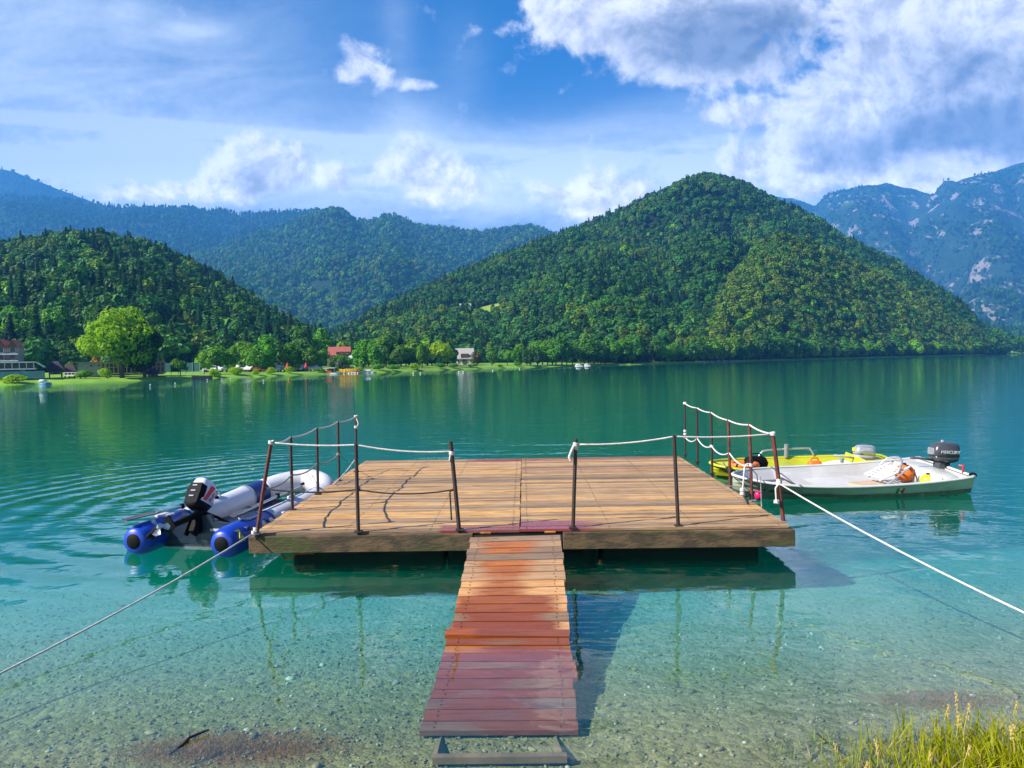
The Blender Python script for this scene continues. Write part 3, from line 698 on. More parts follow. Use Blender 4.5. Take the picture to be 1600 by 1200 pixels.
for i in range(16):
    px = 1552 + i * 6.5; Y = shoreY(cof(px)) + random.uniform(4, 40); x = cof(px) * Y / 100
    put(random.choice(('deep', 'tall', 'round')), x, Y, random.uniform(10, 18), 'distant bluish tree on the low shore at the right edge', 'trees on the low far right shore', random.uniform(.9, 1.3))
n = 0
while n < 95:
    c = random.uniform(cof(-60), cof(520)); t = random.uniform(.02, .5)
    Yb = float(np.interp(c, hill_left.bc, hill_left.bY)); Yr = float(np.interp(c, hill_left.c, hill_left.Yr)); Y = Yb + (Yr - Yb) * t
    x = c * Y / 100; n += 1
    if random.random() < .62: put(random.choice(('con', 'con2')), x, Y, random.uniform(8, 14), 'dark pointed conifer on the lower slope of the near left hill', 'conifers on the near left hill', random.uniform(.85, 1.2))
    else: put(random.choice(('deep', 'tall', 'dark')), x, Y, random.uniform(7, 12), 'leafy green tree on the lower slope of the near left hill', 'broadleaf trees on the near left hill', random.uniform(.85, 1.15))

# ------------------------------------------------------------------ far shore buildings
M_wall = pm('rendered wall', (.62, .55, .45), (.5, .45, .38), scale=1.5, rough=.85)
M_pink = pm('brick red wall', (.42, .20, .14), (.34, .16, .11), scale=2, rough=.85)
M_greyw = pm('grey wall', (.36, .36, .42), (.28, .28, .33), scale=2, rough=.85)
M_brown = pm('brown timber', (.10, .06, .035), (.07, .04, .025), scale=4, rough=.7)
M_timber = pm('pale timber', (.52, .36, .24), (.42, .28, .18), scale=4, rough=.7)
M_red = pm('red tiles', (.42, .11, .07), (.30, .075, .05), scale=3, rough=.75, stretch=(1, 1, 4))
M_rbr = pm('brown red tiles', (.36, .13, .09), (.28, .10, .07), scale=3, rough=.75)
M_gslate = pm('grey slates', (.40, .37, .33), (.32, .30, .27), scale=5, rough=.8)
M_thatch = pm('dark thatch', (.065, .045, .055), (.04, .03, .04), scale=8, rough=.95, bump=.05, stretch=(1, 1, .2))
M_wht = pm('white paint', (.78, .78, .76), (.68, .68, .67), scale=3, rough=.5)
M_glass = glassy('window glass', (.035, .055, .07))
M_blueg = glassy('blue glass', (.10, .32, .46))
M_stone = pm('grey stone', (.27, .24, .2), (.16, .145, .12), scale=2.2, rough=.9, bump=.04, rnd=.3)
M_mesh = pm('green netting', (.02, .16, .12), (.015, .11, .09), scale=4, rough=.8)
M_redc = pm('red canvas', (.6, .03, .05), (.5, .025, .04), scale=3, rough=.7)
def gz(px, Y): p = atd(px, 560, Y); return p.x, groundz(p.x, Y, HL)
def m_(px, Y): return px * Y / 1200
def window(par, cx, y, cz, w_, h_, nm='window', m=None):
    f = MB().box((cx, y - .04, cz), (w_, .12, h_)).build(nm, M_wht, par)
    MB().box((cx, y - .11, cz), (w_ * .8, .06, h_ * .82)).build('pane', m or M_glass, f)
def gable(mb, x0, x1, y0, y1, ze, zr, axis, ov=.35, th=.18):
    """two pitched slabs; ridge along 'x' or 'y'"""
    if axis == 'x':
        ym = (y0 + y1) / 2; k = (zr - ze) / ((y1 - y0) / 2)
        for a in (-1, 1):
            ye = (y0 - ov) if a < 0 else (y1 + ov); zo = ze - ov * k
            mb.add([(x0 - ov, ye, zo), (x1 + ov, ye, zo), (x1 + ov, ym, zr), (x0 - ov, ym, zr), (x0 - ov, ye, zo + th), (x1 + ov, ye, zo + th), (x1 + ov, ym, zr + th), (x0 - ov, ym, zr + th)],
                   [(0, 1, 2, 3), (4, 7, 6, 5), (0, 4, 5, 1), (0, 3, 7, 4), (1, 5, 6, 2)])
    else:
        xm = (x0 + x1) / 2; k = (zr - ze) / ((x1 - x0) / 2)
        for a in (-1, 1):
            xe = (x0 - ov) if a < 0 else (x1 + ov); zo = ze - ov * k
            mb.add([(xe, y0 - ov, zo), (xe, y1 + ov, zo), (xm, y1 + ov, zr), (xm, y0 - ov, zr), (xe, y0 - ov, zo + th), (xe, y1 + ov, zo + th), (xm, y1 + ov, zr + th), (xm, y0 - ov, zr + th)],
                   [(0, 1, 2, 3), (4, 7, 6, 5), (0, 4, 5, 1), (0, 3, 7, 4), (1, 5, 6, 2)])
    return mb
def walls(x0, x1, y0, y1, zb, ze, zr=None, axis='x'):
    mb = MB().box(((x0 + x1) / 2, (y0 + y1) / 2, (zb + ze) / 2), (x1 - x0, y1 - y0, ze - zb))
    if zr:
        if axis == 'x':
            for x in (x0, x1): mb.add([(x, y0, ze), (x, y1, ze), (x, (y0 + y1) / 2, zr)], [(0, 1, 2)])
        else:
            for y in (y0, y1): mb.add([(x0, y, ze), (x1, y, ze), ((x0 + x1) / 2, y, zr)], [(0, 1, 2)])
    return mb
def house(label, pa, pb, Y, reave, rridge, rbase, mw, mr, axis='x', depth=7, cols=3, rows_=1, chim=True, cat='house', nm='house'):
    xa, xb = atd(pa, 560, Y).x, atd(pb, 560, Y).x
    pm_ = (pa + pb) / 2
    ze, zr = atd(pm_, reave, Y).z, atd(pm_, rridge, Y + depth / 2).z
    zb = min(groundz(xa, Y, HL), groundz(xb, Y + depth, HL), atd(pm_, rbase, Y).z) - .3
    t = thing(nm, label, cat, ((xa + xb) / 2, Y, zb))
    walls(xa, xb, Y, Y + depth, zb, ze, zr, axis).build('wall', mw, t)
    rf = gable(MB(), xa, xb, Y, Y + depth, ze, zr, axis).build('roof', mr, t)
    if chim: MB().box((lerp(xa, xb, .7), Y + depth * .55, zr + .25), (.5, .5, 1.1)).build('chimney', M_pink, rf)
    H = ze - zb - .3; hs_ = H / rows_
    t.rotation_euler.z = math.atan2(-(xa + xb) / 2, Y)
    for r in range(rows_):
        for k in range(cols):
            window(t, lerp(xa, xb, (k + .5) / cols), Y, zb + .3 + hs_ * (r + .55), (xb - xa) / cols * .42, min(1.3, hs_ * .5))
    d = MB().box((lerp(xa, xb, .5 if cols % 2 == 0 else .36), Y - .05, zb + 1.25), (.9, .14, 2.0)).build('door', M_brown, t)
    MB().box((lerp(xa, xb, .5 if cols % 2 == 0 else .36) + .33, Y - .14, zb + 1.2), (.06, .08, .14)).build('handle', M_wht, d)
    return t

# hotel with three red gables, balconies and a glazed veranda
Yh = 110
xa, xb = atd(-42, 560, Yh).x, atd(34, 560, Yh).x
t = thing('hotel', 'lakeside hotel with a row of red gables, balconies and blue glass terrace', 'hotel', ((xa + xb) / 2, Yh - 2, .5))
zt = atd(0, 543, Yh).z
walls(xa, xb, Yh, Yh + 9, .2, zt).build('wall', pm('dark render wall', (.34, .31, .27), (.26, .24, .21), scale=1.5, rough=.85, dirt=(.2, .18, .15)), t)  # render colour darker than on the houses
for i in range(5):
    a, b = lerp(xa, xb, i / 5), lerp(xa, xb, (i + 1) / 5)
    zr = atd(0, 531.5, Yh).z
    rf = gable(MB(), a + .02, b - .02, Yh - .3, Yh + 9, zt, zr, 'y', ov=.0, th=.2).build('roof', M_red, t)
    MB().add([(a, Yh - .2, zt), (b, Yh - .2, zt), ((a + b) / 2, Yh - .2, zr), (a, Yh - .05, zt), (b, Yh - .05, zt), ((a + b) / 2, Yh - .05, zr)],
             [(0, 1, 2), (3, 5, 4), (0, 3, 4, 1)]).build('gable_front', M_brown, rf)
for r, row in enumerate((552.5, 563)):
    zf = atd(0, row, Yh).z
    bl = MB().box(((xa + xb) / 2, Yh - .7, zf - .1), (xb - xa, 1.4, .16)).build('balcony', M_wht, t)
    mbb = MB()
    mbb.box(((xa + xb) / 2, Yh - 1.36, zf + .75), (xb - xa, .06, .08))
    for k in range(34): mbb.box((lerp(xa + .05, xb - .05, k / 33), Yh - 1.36, zf + .35), (.04, .04, .74))
    mbb.build('railing', M_brown, bl)
    for k in range(5): window(t, lerp(xa, xb, (k + .5) / 5), Yh, zf + .55, (xb - xa) / 5 * .5, .95)
x1, x2 = atd(-42, 560, Yh - 3).x, atd(36, 560, Yh - 3).x
zv0, zv1 = atd(0, 577, Yh - 3).z, atd(0, 567, Yh - 3).z
v = MB().box(((x1 + x2) / 2, Yh - 2.2, (zv0 + zv1) / 2), (x2 - x1, 2.6, zv1 - zv0 - .1)).build('veranda', M_glass, t)
mbv = MB().box(((x1 + x2) / 2, Yh - 2.3, zv1 + .05), (x2 - x1 + .5, 3.2, .16)).box(((x1 + x2) / 2, Yh - 2.3, zv0 - .02), (x2 - x1 + .4, 3.1, .16))
for k in range(9): mbv.box((lerp(x1, x2, k / 8), Yh - 3.56, (zv0 + zv1) / 2), (.08, .08, zv1 - zv0 - .1))
mbv.build('frame', M_wht, v)
xe = atd(50, 560, Yh - 3).x
MB().add([(x2 + .3, Yh - 3.6, zv1 - .05), (xe, Yh - 3.6, zv1 - .75), (xe, Yh - .6, zv1 - .75), (x2 + .3, Yh - .6, zv1 - .05), (x2 + .3, Yh - 3.6, zv1 + .05), (xe, Yh - 3.6, zv1 - .65), (xe, Yh - .6, zv1 - .65), (x2 + .3, Yh - .6, zv1 + .05)],
         [(0, 1, 2, 3), (4, 7, 6, 5), (0, 4, 5, 1), (1, 5, 6, 2)]).build('awning', M_wht, t)
x2 = atd(43, 560, Yh - 4).x; z0, z1 = atd(0, 592, Yh - 4).z, atd(0, 581, Yh - 4).z
t.rotation_euler.z = math.atan2(65, Yh) * .9
tr_ = MB().box(((x1 + x2) / 2, Yh - 3.4, (z0 + z1) / 2), (x2 - x1, 1.6, z1 - z0)).build('terrace', M_greyw, t)
for k in range(6): MB().box((lerp(x1, x2, (k + .5) / 6), Yh - 4.25, (z0 + z1) / 2 + .05), ((x2 - x1) / 6 - .08, .06, (z1 - z0) * .8)).build('glass_panel', M_blueg, tr_)

def hut(pa, pb, rtop, reave, rbase, Y, label, depth=4):
    xa, xb = atd(pa, 560, Y).x, atd(pb, 560, Y).x; pc = (pa + pb) / 2
    zt, ze, zb = atd(pc, rtop, Y + depth / 2).z, atd(pc, reave, Y).z, atd(pc, rbase, Y).z
    t = thing('thatched_hut', label, 'hut', ((xa + xb) / 2, Y + depth / 2, zb), group='reconstructed thatched huts')
    i = (xb - xa) * .16; t.rotation_euler.z = math.atan2(-(xa + xb) / 2, Y)
    MB().box(((xa + xb) / 2, Y + depth / 2, (ze + zb) / 2 + .1), (xb - xa - 2 * i, depth - .8, ze - zb + .1)).build('wall', M_stone, t)
    xm, w_ = (xa + xb) / 2, (xb - xa)
    mb = MB()
    rows = []
    for s, hw, hd in ((0, .5, .5), (.35, .38, .40), (.7, .24, .25), (1, .12, .06)):
        z = lerp(ze, zt, s)
        rows.append([(xm + sx * w_ * hw, Y + depth / 2 + sy * depth * hd, z) for sx, sy in ((-1, -1), (1, -1), (1, 1), (-1, 1), (-1, -1))])
    mb.grid(rows); k = len(mb.v) - 5; mb.f.append([k, k + 1, k + 2, k + 3]); mb.m.append(0)
    mb.build('roof', M_thatch, t)
    for sx in (-1, 1):
        for sy in (0, 1): MB().tube([(xm + sx * w_ * .3, Y + .5 + sy * (depth - 1), zb - 1.2), (xm + sx * w_ * .3, Y + .5 + sy * (depth - 1), zb + .2)], .09, 7).build('stilt', M_brown, t)
    MB().box((xm, Y + .36, (ze + zb) / 2), (w_ * .16, .12, (ze - zb) * .7)).build('door', M_brown, t)
hut(60, 88, 564.5, 580, 586, 119, 'larger dark thatched hut, next to the hotel terrace')
hut(86, 107, 569, 580, 586, 122, 'smaller dark thatched hut beside the larger one')
hut(220, 242, 576, 584, 588.5, 121, 'low dark thatched hut on the lawn in front of the timber museum', 3)

# low grey building, timber museum
Ym = 121
xa, xb = atd(123, 560, Ym).x, atd(157, 560, Ym).x; z0, z1 = atd(140, 584, Ym).z, atd(140, 567, Ym).z
t = thing('low_building', 'low flat roofed grey building behind the clipped bush', 'building', ((xa + xb) / 2, Ym, z0)); t.rotation_euler.z = math.atan2(66, Ym)
walls(xa, xb, Ym, Ym + 6, z0 - .4, z1).build('wall', M_greyw, t)
MB().box(((xa + xb) / 2, Ym + 3, z1 + .08), (xb - xa + .5, 6.5, .16)).build('roof', M_gslate, t)
for k in (.56, .86): window(t, lerp(xa, xb, k), Ym, z1 - .45, .42, .32)
xa, xb = atd(168, 560, Ym + 2).x, atd(254, 560, Ym + 2).x; z0, z1 = atd(210, 582, Ym + 2).z, atd(230, 566, Ym + 2).z
t = thing('museum', 'long flat roofed timber framed glass building behind the lawn', 'building', ((xa + xb) / 2, Ym + 2, z0)); t.rotation_euler.z = math.atan2(60, Ym) * .9
walls(xa + .3, xb - .3, Ym + 3, Ym + 8, z0 - .4, z1 - .1).build('glass_wall', M_glass, t)
MB().box(((xa + xb) / 2, Ym + 5.2, z1), (xb - xa, 6.6, .18)).build('roof', M_timber, t)
MB().box(((xa + xb) / 2, Ym + 5.2, z0 - .1), (xb - xa, 6.6, .2)).build('floor_slab', M_timber, t)
for k in range(15): MB().box((lerp(xa + .1, xb - .1, k / 14), Ym + 2.05, (z0 + z1) / 2), (.13, .13, z1 - z0 - .1)).build('post', M_timber, t)
MB().box(((xa + xb) / 2, Ym + 1.98, lerp(z0, z1, .55)), (xb - xa - .3, .08, .09)).build('beam', M_timber, t)
# lawn furniture and walls
Yp = 113
xa, xb = atd(100, 560, Yp).x, atd(122, 560, Yp).x; z = atd(110, 586.5, Yp).z
t = thing('viewing_platform', 'low white viewing platform on the lawn near the thatched huts', 'platform', ((xa + xb) / 2, Yp, z - .3))
MB().box(((xa + xb) / 2, Yp + .8, z), (xb - xa, 1.8, .1)).build('deck', M_wht, t)
mb = MB().box(((xa + xb) / 2, Yp - .06, z + .42), (xb - xa, .06, .07))
for k in range(5): mb.box((lerp(xa, xb, k / 4), Yp - .06, z + .2), (.06, .06, .44))
mb.build('railing', M_wht, t)
for k in range(3): MB().box((lerp(xa + .2, xb - .2, k / 2), Yp + .8, z - .35), (.12, .12, .7)).build('leg', M_brown, t)
Yf = 131
xa, xb = atd(256, 560, Yf).x, atd(312, 560, Yf).x; z0, z1 = atd(285, 581, Yf).z, atd(285, 567, Yf).z
t = thing('mesh_fence', 'tall green mesh fence behind the small round tree', 'fence', ((xa + xb) / 2, Yf, z0))
MB().box(((xa + xb) / 2, Yf, (z0 + z1) / 2), (xb - xa, .04, z1 - z0)).build('mesh_panel', M_mesh, t)
for k in range(6): MB().tube([(lerp(xa, xb, k / 5), Yf - .06, z0 - .4), (lerp(xa, xb, k / 5), Yf - .06, z1 + .1)], .05, 6).build('post', M_greyw, t)
mb = MB(); P0 = [at(288, 593, 0), at(318, 591.5, 0), at(345, 590, 0), at(372, 589, 0)]
for a, b in zip(P0[:-1], P0[1:]):
    a = Vector((a.x, shoreY(cof(288)) - .8 + (a.x - P0[0].x) * .1, 0)); b = Vector((b.x, shoreY(cof(288)) - .8 + (b.x - P0[0].x) * .1, 0))
    d = b - a; an = math.atan2(d.y, d.x); mb.box(((a + b) / 2 + Vector((0, 0, .0))), (d.length + .1, .7, 1.0), rz=an)
one('embankment_wall', M_stone, 'dark stone embankment wall at the water under the round tree', 'wall', mb)
M_gravelw = M_stone

# houses among the trees
house('house with brown red roof behind the long white canopy', 357, 376, 168, 561, 554.5, 574, M_wall, M_rbr, 'x', 6, 3, 1)
house('pink house with low brown red roof left of the ragged tree', 385, 402, 166, 566, 560, 574, M_pink, M_rbr, 'x', 6, 2, 1)
house('tall pink house glimpsed between the car park trees', 429, 442, 176, 554, 548.5, 575, M_pink, M_rbr, 'x', 6, 2, 2)
house('big house with bright red roof above the pedal boats', 515, 546, 182, 550, 543, 574, M_pink, M_red, 'x', 8, 4, 2)
house('low wing with bright red roof left of the big red roofed house', 511, 523, 178, 555.5, 550.5, 574, M_pink, M_red, 'x', 5, 2, 2, chim=False)
t = house('steep grey roofed house right of the glowing lime tree', 713, 739, 226, 560, 545, 568, M_wall, M_gslate, 'x', 9, 4, 1)
xx, _ = gz(726, 226); zz = atd(726, 556, 226).z
MB().box((xx, 227.2, zz), (2.2, 2.6, 1.3)).build('dormer', M_brown, t)
house('white house high in a clearing on the pointed hill', 720, 737, CLEAR.y, 480, 474.5, 487, M_wht, M_gslate, 'x', 8, 4, 1)
house('little house with pale gable end just left of the low pink house', 378, 383, 163, 558, 553, 572, M_wht, M_rbr, 'y', 6, 1, 1, chim=False)
p0 = [atd(737, 482, 474), atd(752, 476, 474), atd(753, 482, 472), atd(735, 489, 462), atd(722, 490, 462)]
# long canopy, tents, parasols
Yc = 160
xa, xb = atd(357, 560, Yc).x, atd(402, 560, Yc).x; z0, z1 = atd(380, 577, Yc).z, atd(380, 570, Yc).z
t = thing('canopy', 'long flat white canopy in front of the brown red roofed house', 'canopy', ((xa + xb) / 2, Yc, z0))
MB().box(((xa + xb) / 2, Yc + 1.5, z1), (xb - xa, 3.4, .25)).build('roof', M_wht, t)
for k in range(6): MB().box((lerp(xa + .1, xb - .1, k / 5), Yc, (z0 + z1) / 2 - .2), (.1, .1, z1 - z0 + .2)).build('post', M_brown, t)
def tent(px, Y, rt, re, rb, wpx, label):
    xc = atd(px, 560, Y).x; w_ = m_(wpx, Y) / 2; zt, ze, zb = atd(px, rt, Y).z, atd(px, re, Y).z, atd(px, rb, Y).z
    t = thing('party_tent', label, 'tent', (xc, Y, zb), group='white pointed tents')
    MB().add([(xc - w_, Y - w_, ze), (xc + w_, Y - w_, ze), (xc + w_, Y + w_, ze), (xc - w_, Y + w_, ze), (xc, Y, zt), (xc - w_, Y - w_, ze - .3), (xc + w_, Y - w_, ze - .3), (xc + w_, Y + w_, ze - .3), (xc - w_, Y + w_, ze - .3)],
             [(0, 1, 4), (1, 2, 4), (2, 3, 4), (3, 0, 4), (0, 5, 6, 1), (1, 6, 7, 2), (2, 7, 8, 3), (3, 8, 5, 0)]).build('roof', M_wht, t)
    for a in (-1, 1):
        for b in (-1, 1): MB().tube([(xc + a * w_ * .96, Y + b * w_ * .96, zb - .5), (xc + a * w_ * .96, Y + b * w_ * .96, ze - .1)], .06, 6).build('post', M_wht, t)
tent(549.5, 176, 554, 558, 566, 10, 'larger white pointed tent right of the big red roofed house')
tent(557, 179, 555, 558.5, 570, 6, 'smaller white pointed tent beside the larger one')
for px, Y, lab in ((449, 150, 'closed red parasol between the parked cars, farther from the pedal boats'), (478, 151, 'red parasol at the end of the row of parked cars nearest the pedal boats')):
    x, z = gz(px, Y)
    t = thing('parasol', lab, 'parasol', (x, Y, z), group='red parasols')
    MB().tube([(x, Y, z - .2), (x, Y, z + 1.9)], .05, 6).build('pole', M_brown, t)
    MB().loft([(x, Y, z + .9, .4, .4, 2), (x, Y, z + 1.5, .22, .22, 2), (x, Y, z + 1.9, .03, .03, 2)], 10).build('canopy', M_redc, t)
# parked cars
M_carw = pm('white car paint', (.75, .76, .78), (.7, .71, .73), scale=1, rough=.25, rnd=.25)
M_carr = pm('red car paint', (.5, .04, .03), (.45, .035, .03), scale=1, rough=.25)
M_tyre = pm('tyre rubber', (.02, .02, .02), rough=.8)
def car(paint):
    t = thing('parked_car', None, 'car')
    prof = [(-2.0, .35), (-2.05, .75), (-1.75, .95), (-1.2, 1.0), (-.75, 1.42), (.75, 1.46), (1.35, 1.02), (1.9, .9), (2.05, .65), (2.0, .35)]
    mb = MB(); k = len(prof)
    vs = [(x, y, z) for y, f in ((-.82, 1), (.82, 1)) for x, z in prof]
    mb.add(vs, [tuple(range(k)), tuple(range(k, 2 * k))[::-1]] + [(i, i + k, (i + 1) % k + k, (i + 1) % k) for i in range(k)])
    mb.build('body', paint, t, world=False, bevel=.05)
    for y in (-.835, .835): MB().add([(-1.05, y, 1.04), (-.7, y, 1.36), (.7, y, 1.38), (1.12, y, 1.04)], [(0, 1, 2, 3)]).build('side_window', M_glass, t, world=False)
    for x in (-1.25, 1.25):
        for y in (-.72, .72): MB().tube([(x, y - .11, .32), (x, y + .11, .32)], .32, 14).build('wheel', M_tyre, t, world=False)
    return t
cw, cr = car(M_carw), car(M_carr)
cars = [(332, 152), (345, 152.5), (369, 156), (381, 156), (392, 156), (436, 155), (458, 156), (465, 157), (472, 157), (486, 158), (493, 158)]
for i, (px, Y) in enumerate(cars):
    o = cw if i == 0 else copy_tree(cw); x, z = gz(px, Y); o.location = (x, Y, z); o.rotation_euler = (0, 0, R(90 + random.uniform(-12, 12)) if i % 3 else R(8))
    o.scale = (.9, .9, .9); tag(o, 'small white or silver car parked in the lakeside car park under the trees', 'car', 'white cars in the lakeside car park')
x, z = gz(413, 155); cr.location = (x, 155, z); cr.scale = (.9,) * 3; tag(cr, 'reddish car parked under the ragged tree, only red one in the car park', 'car')
# low wall behind the pedal boats
xa, xb = atd(515, 560, 158).x, atd(561, 560, 158).x; z1 = atd(540, 577, 158).z
one('terrace_wall', M_wht, 'low white terrace wall behind the yellow pedal boats', 'wall', MB().box(((xa + xb) / 2, 158.3, z1 - .4), (xb - xa, .4, .8)))

# pedal boats and moored boats on the far water
M_yel = pm('yellow plastic', (.75, .42, .01), (.68, .38, .01), scale=2, rough=.35)
M_ora = pm('orange plastic', (.75, .16, .015), (.68, .14, .012), scale=3, rough=.45)
M_rplas = pm('red plastic', (.6, .04, .03), (.55, .035, .025), scale=2, rough=.35)
M_boatw = pm('white gelcoat', (.58, .58, .54), (.48, .48, .44), scale=2, rough=.3, dirt=(.5, .48, .43), dscale=1.2)
def pedal(seat):
    t = thing('pedal_boat', None, 'boat')
    for y in (-.45, .45): MB().loft([(y, 0, -1.2, .1, .12, 2.5), (y, 0, -.9, .24, .22, 2.5), (y, 0, .9, .24, .22, 2.5), (y, 0, 1.2, .12, .14, 2.5)], 12, Matrix.Rotation(R(90), 4, 'X')).build('float', M_boatw, t, world=False, smooth=True)
    MB().box((0, 0, .26), (1.25, 1.6, .1)).build('deck', seat, t, world=False)
    for x in (-.35, .35):
        s_ = MB().box((x, -.2, .42), (.5, .5, .2)).build('seat', seat, t, world=False, bevel=.05)
        MB().box((x, -.48, .78), (.5, .14, .75)).build('backrest', seat, s_, world=False, bevel=.05)
    return t
py_, pr_ = pedal(M_yel), pedal(M_rplas)
for i in range(9):
    px = 526 + i * 3.9; Y = 152.5; p = atd(px, 584, Y)
    s = i in (0, 8); src = pr_ if s else py_
    o = src if i in (0, 1) else copy_tree(src)
    o.location = (p.x, Y + random.uniform(-.3, .3), .05); o.rotation_euler = (0, 0, random.uniform(-.15, .15)); o.scale = (.8, .8, .7)
    tag(o, 'red seated pedal boat in the moored row below the red roofed house' if s else 'bright yellow pedal boat in the moored row below the red roofed house', 'boat', 'red pedal boats moored in a row' if s else 'yellow pedal boats moored in a row')
def launch(px, Y, L, mat, top, label, rz=0, group=None):
    p = atd(px, 584, Y); t = thing('motor_boat', label, 'boat', (p.x, Y, 0), rz, group)
    secs = [(0, 0, -L / 2, .2, .25, 2.6), (0, 0, -L / 4, .26, .62, 2.6), (0, 0, L / 4, .26, .7, 2.6), (0, 0, L / 2, .24, .6, 2.6)]
    MB().loft(secs, 14, Matrix.Rotation(R(90), 4, 'Y')).build('hull', mat, t, world=False, smooth=True)
    if top:
        MB().box((L * .1, 0, 1.15), (L * .45, 1.3, .12)).build('sunroof', M_wht, t, world=False, bevel=.04)
        for a in (-.1, .3):
            for b in (-.55, .55): MB().tube([(L * a, b, .3), (L * a, b, 1.12)], .035, 6).build('post', M_greyw, t, world=False)
        MB().box((L * .05, 0, .5), (L * .3, 1.0, .3)).build('bench', M_rplas, t, world=False, bevel=.04)
    else: MB().loft([(-.2, 0, .35, L * .4, .55, 3), (-.2, 0, .62, L * .25, .35, 3)], 16).build('cover', M_wht, t, world=False, smooth=True)
launch(511, 149.5, 5.2, M_boatw, True, 'white launch with red bench and small sunroof, left end of the pedal boats')
launch(567, 155, 3.0, M_boatw, False, 'covered white boat moored right beside the pedal boats')
launch(576, 156.5, 2.8, M_boatw, False, 'covered white boat at the far right end of the moored boats', .1)
launch(69, 102, 1.3, M_blueg, False, 'tiny blue and white boat by the bank below the hotel')
launch(905, 217, 2.4, M_boatw, False, 'white boat pulled in at the shore where the park ends', .05)
launch(918, 220, 2.0, M_boatw, False, 'smaller white boat right of the one where the park ends', -.1)
def buoy(px, py, m, label, group=None, r=.2):
    p = at(px, py, 0)
    t = thing('buoy', label, 'buoy', (p.x, p.y, 0), 0, group)
    MB().ball((0, 0, .08), (r, r, r * 1.05), 12, 8).build('float', m, t, world=False, smooth=True)
    MB().loft([(0, 0, r * .9, .05, .05, 2), (0, 0, r * 1.7, .035, .035, 2)], 8).build('eye', M_greyw, t, world=False)
for px, py in ((235, 602.5), (274, 600), (324, 594), (347, 593), (360, 592.5), (412, 595.5), (646, 584), (657, 583.5), (717, 582), (812, 577), (724, 582), (770, 579.5)):
    buoy(px, py, M_wht, 'small white mooring buoy floating off the far shore', 'white mooring buoys off the far shore', .085 * (1 + (px > 600) * .5))
buoy(452, 593.5, M_ora, 'small orange mooring buoy off the car park', None, .11)
def rockm(r, seed):
    mb = MB(); mb.ball((0, 0, 0), (r, r * .8, r * .55), 10, 7)
    mb.v = [v * (1 + .3 * mnoise.noise(v * (1.4 / r) + Vector((seed, 0, 0)))) for v in mb.v]
    return mb
for i, px in enumerate((1100, 1112, 1122, 1131, 1141, 1150)):
    Y = shoreY(cof(px)) - .5; x = cof(px) * Y / 100
    o = rockm(random.uniform(.8, 1.5), i).build('shore_rock', M_stone, None, smooth=True); o.location = (x, Y, .1)
    tag(o, 'pale grey rock at the water edge below the fresh green trees', 'rock', 'pale rocks at the water edge')
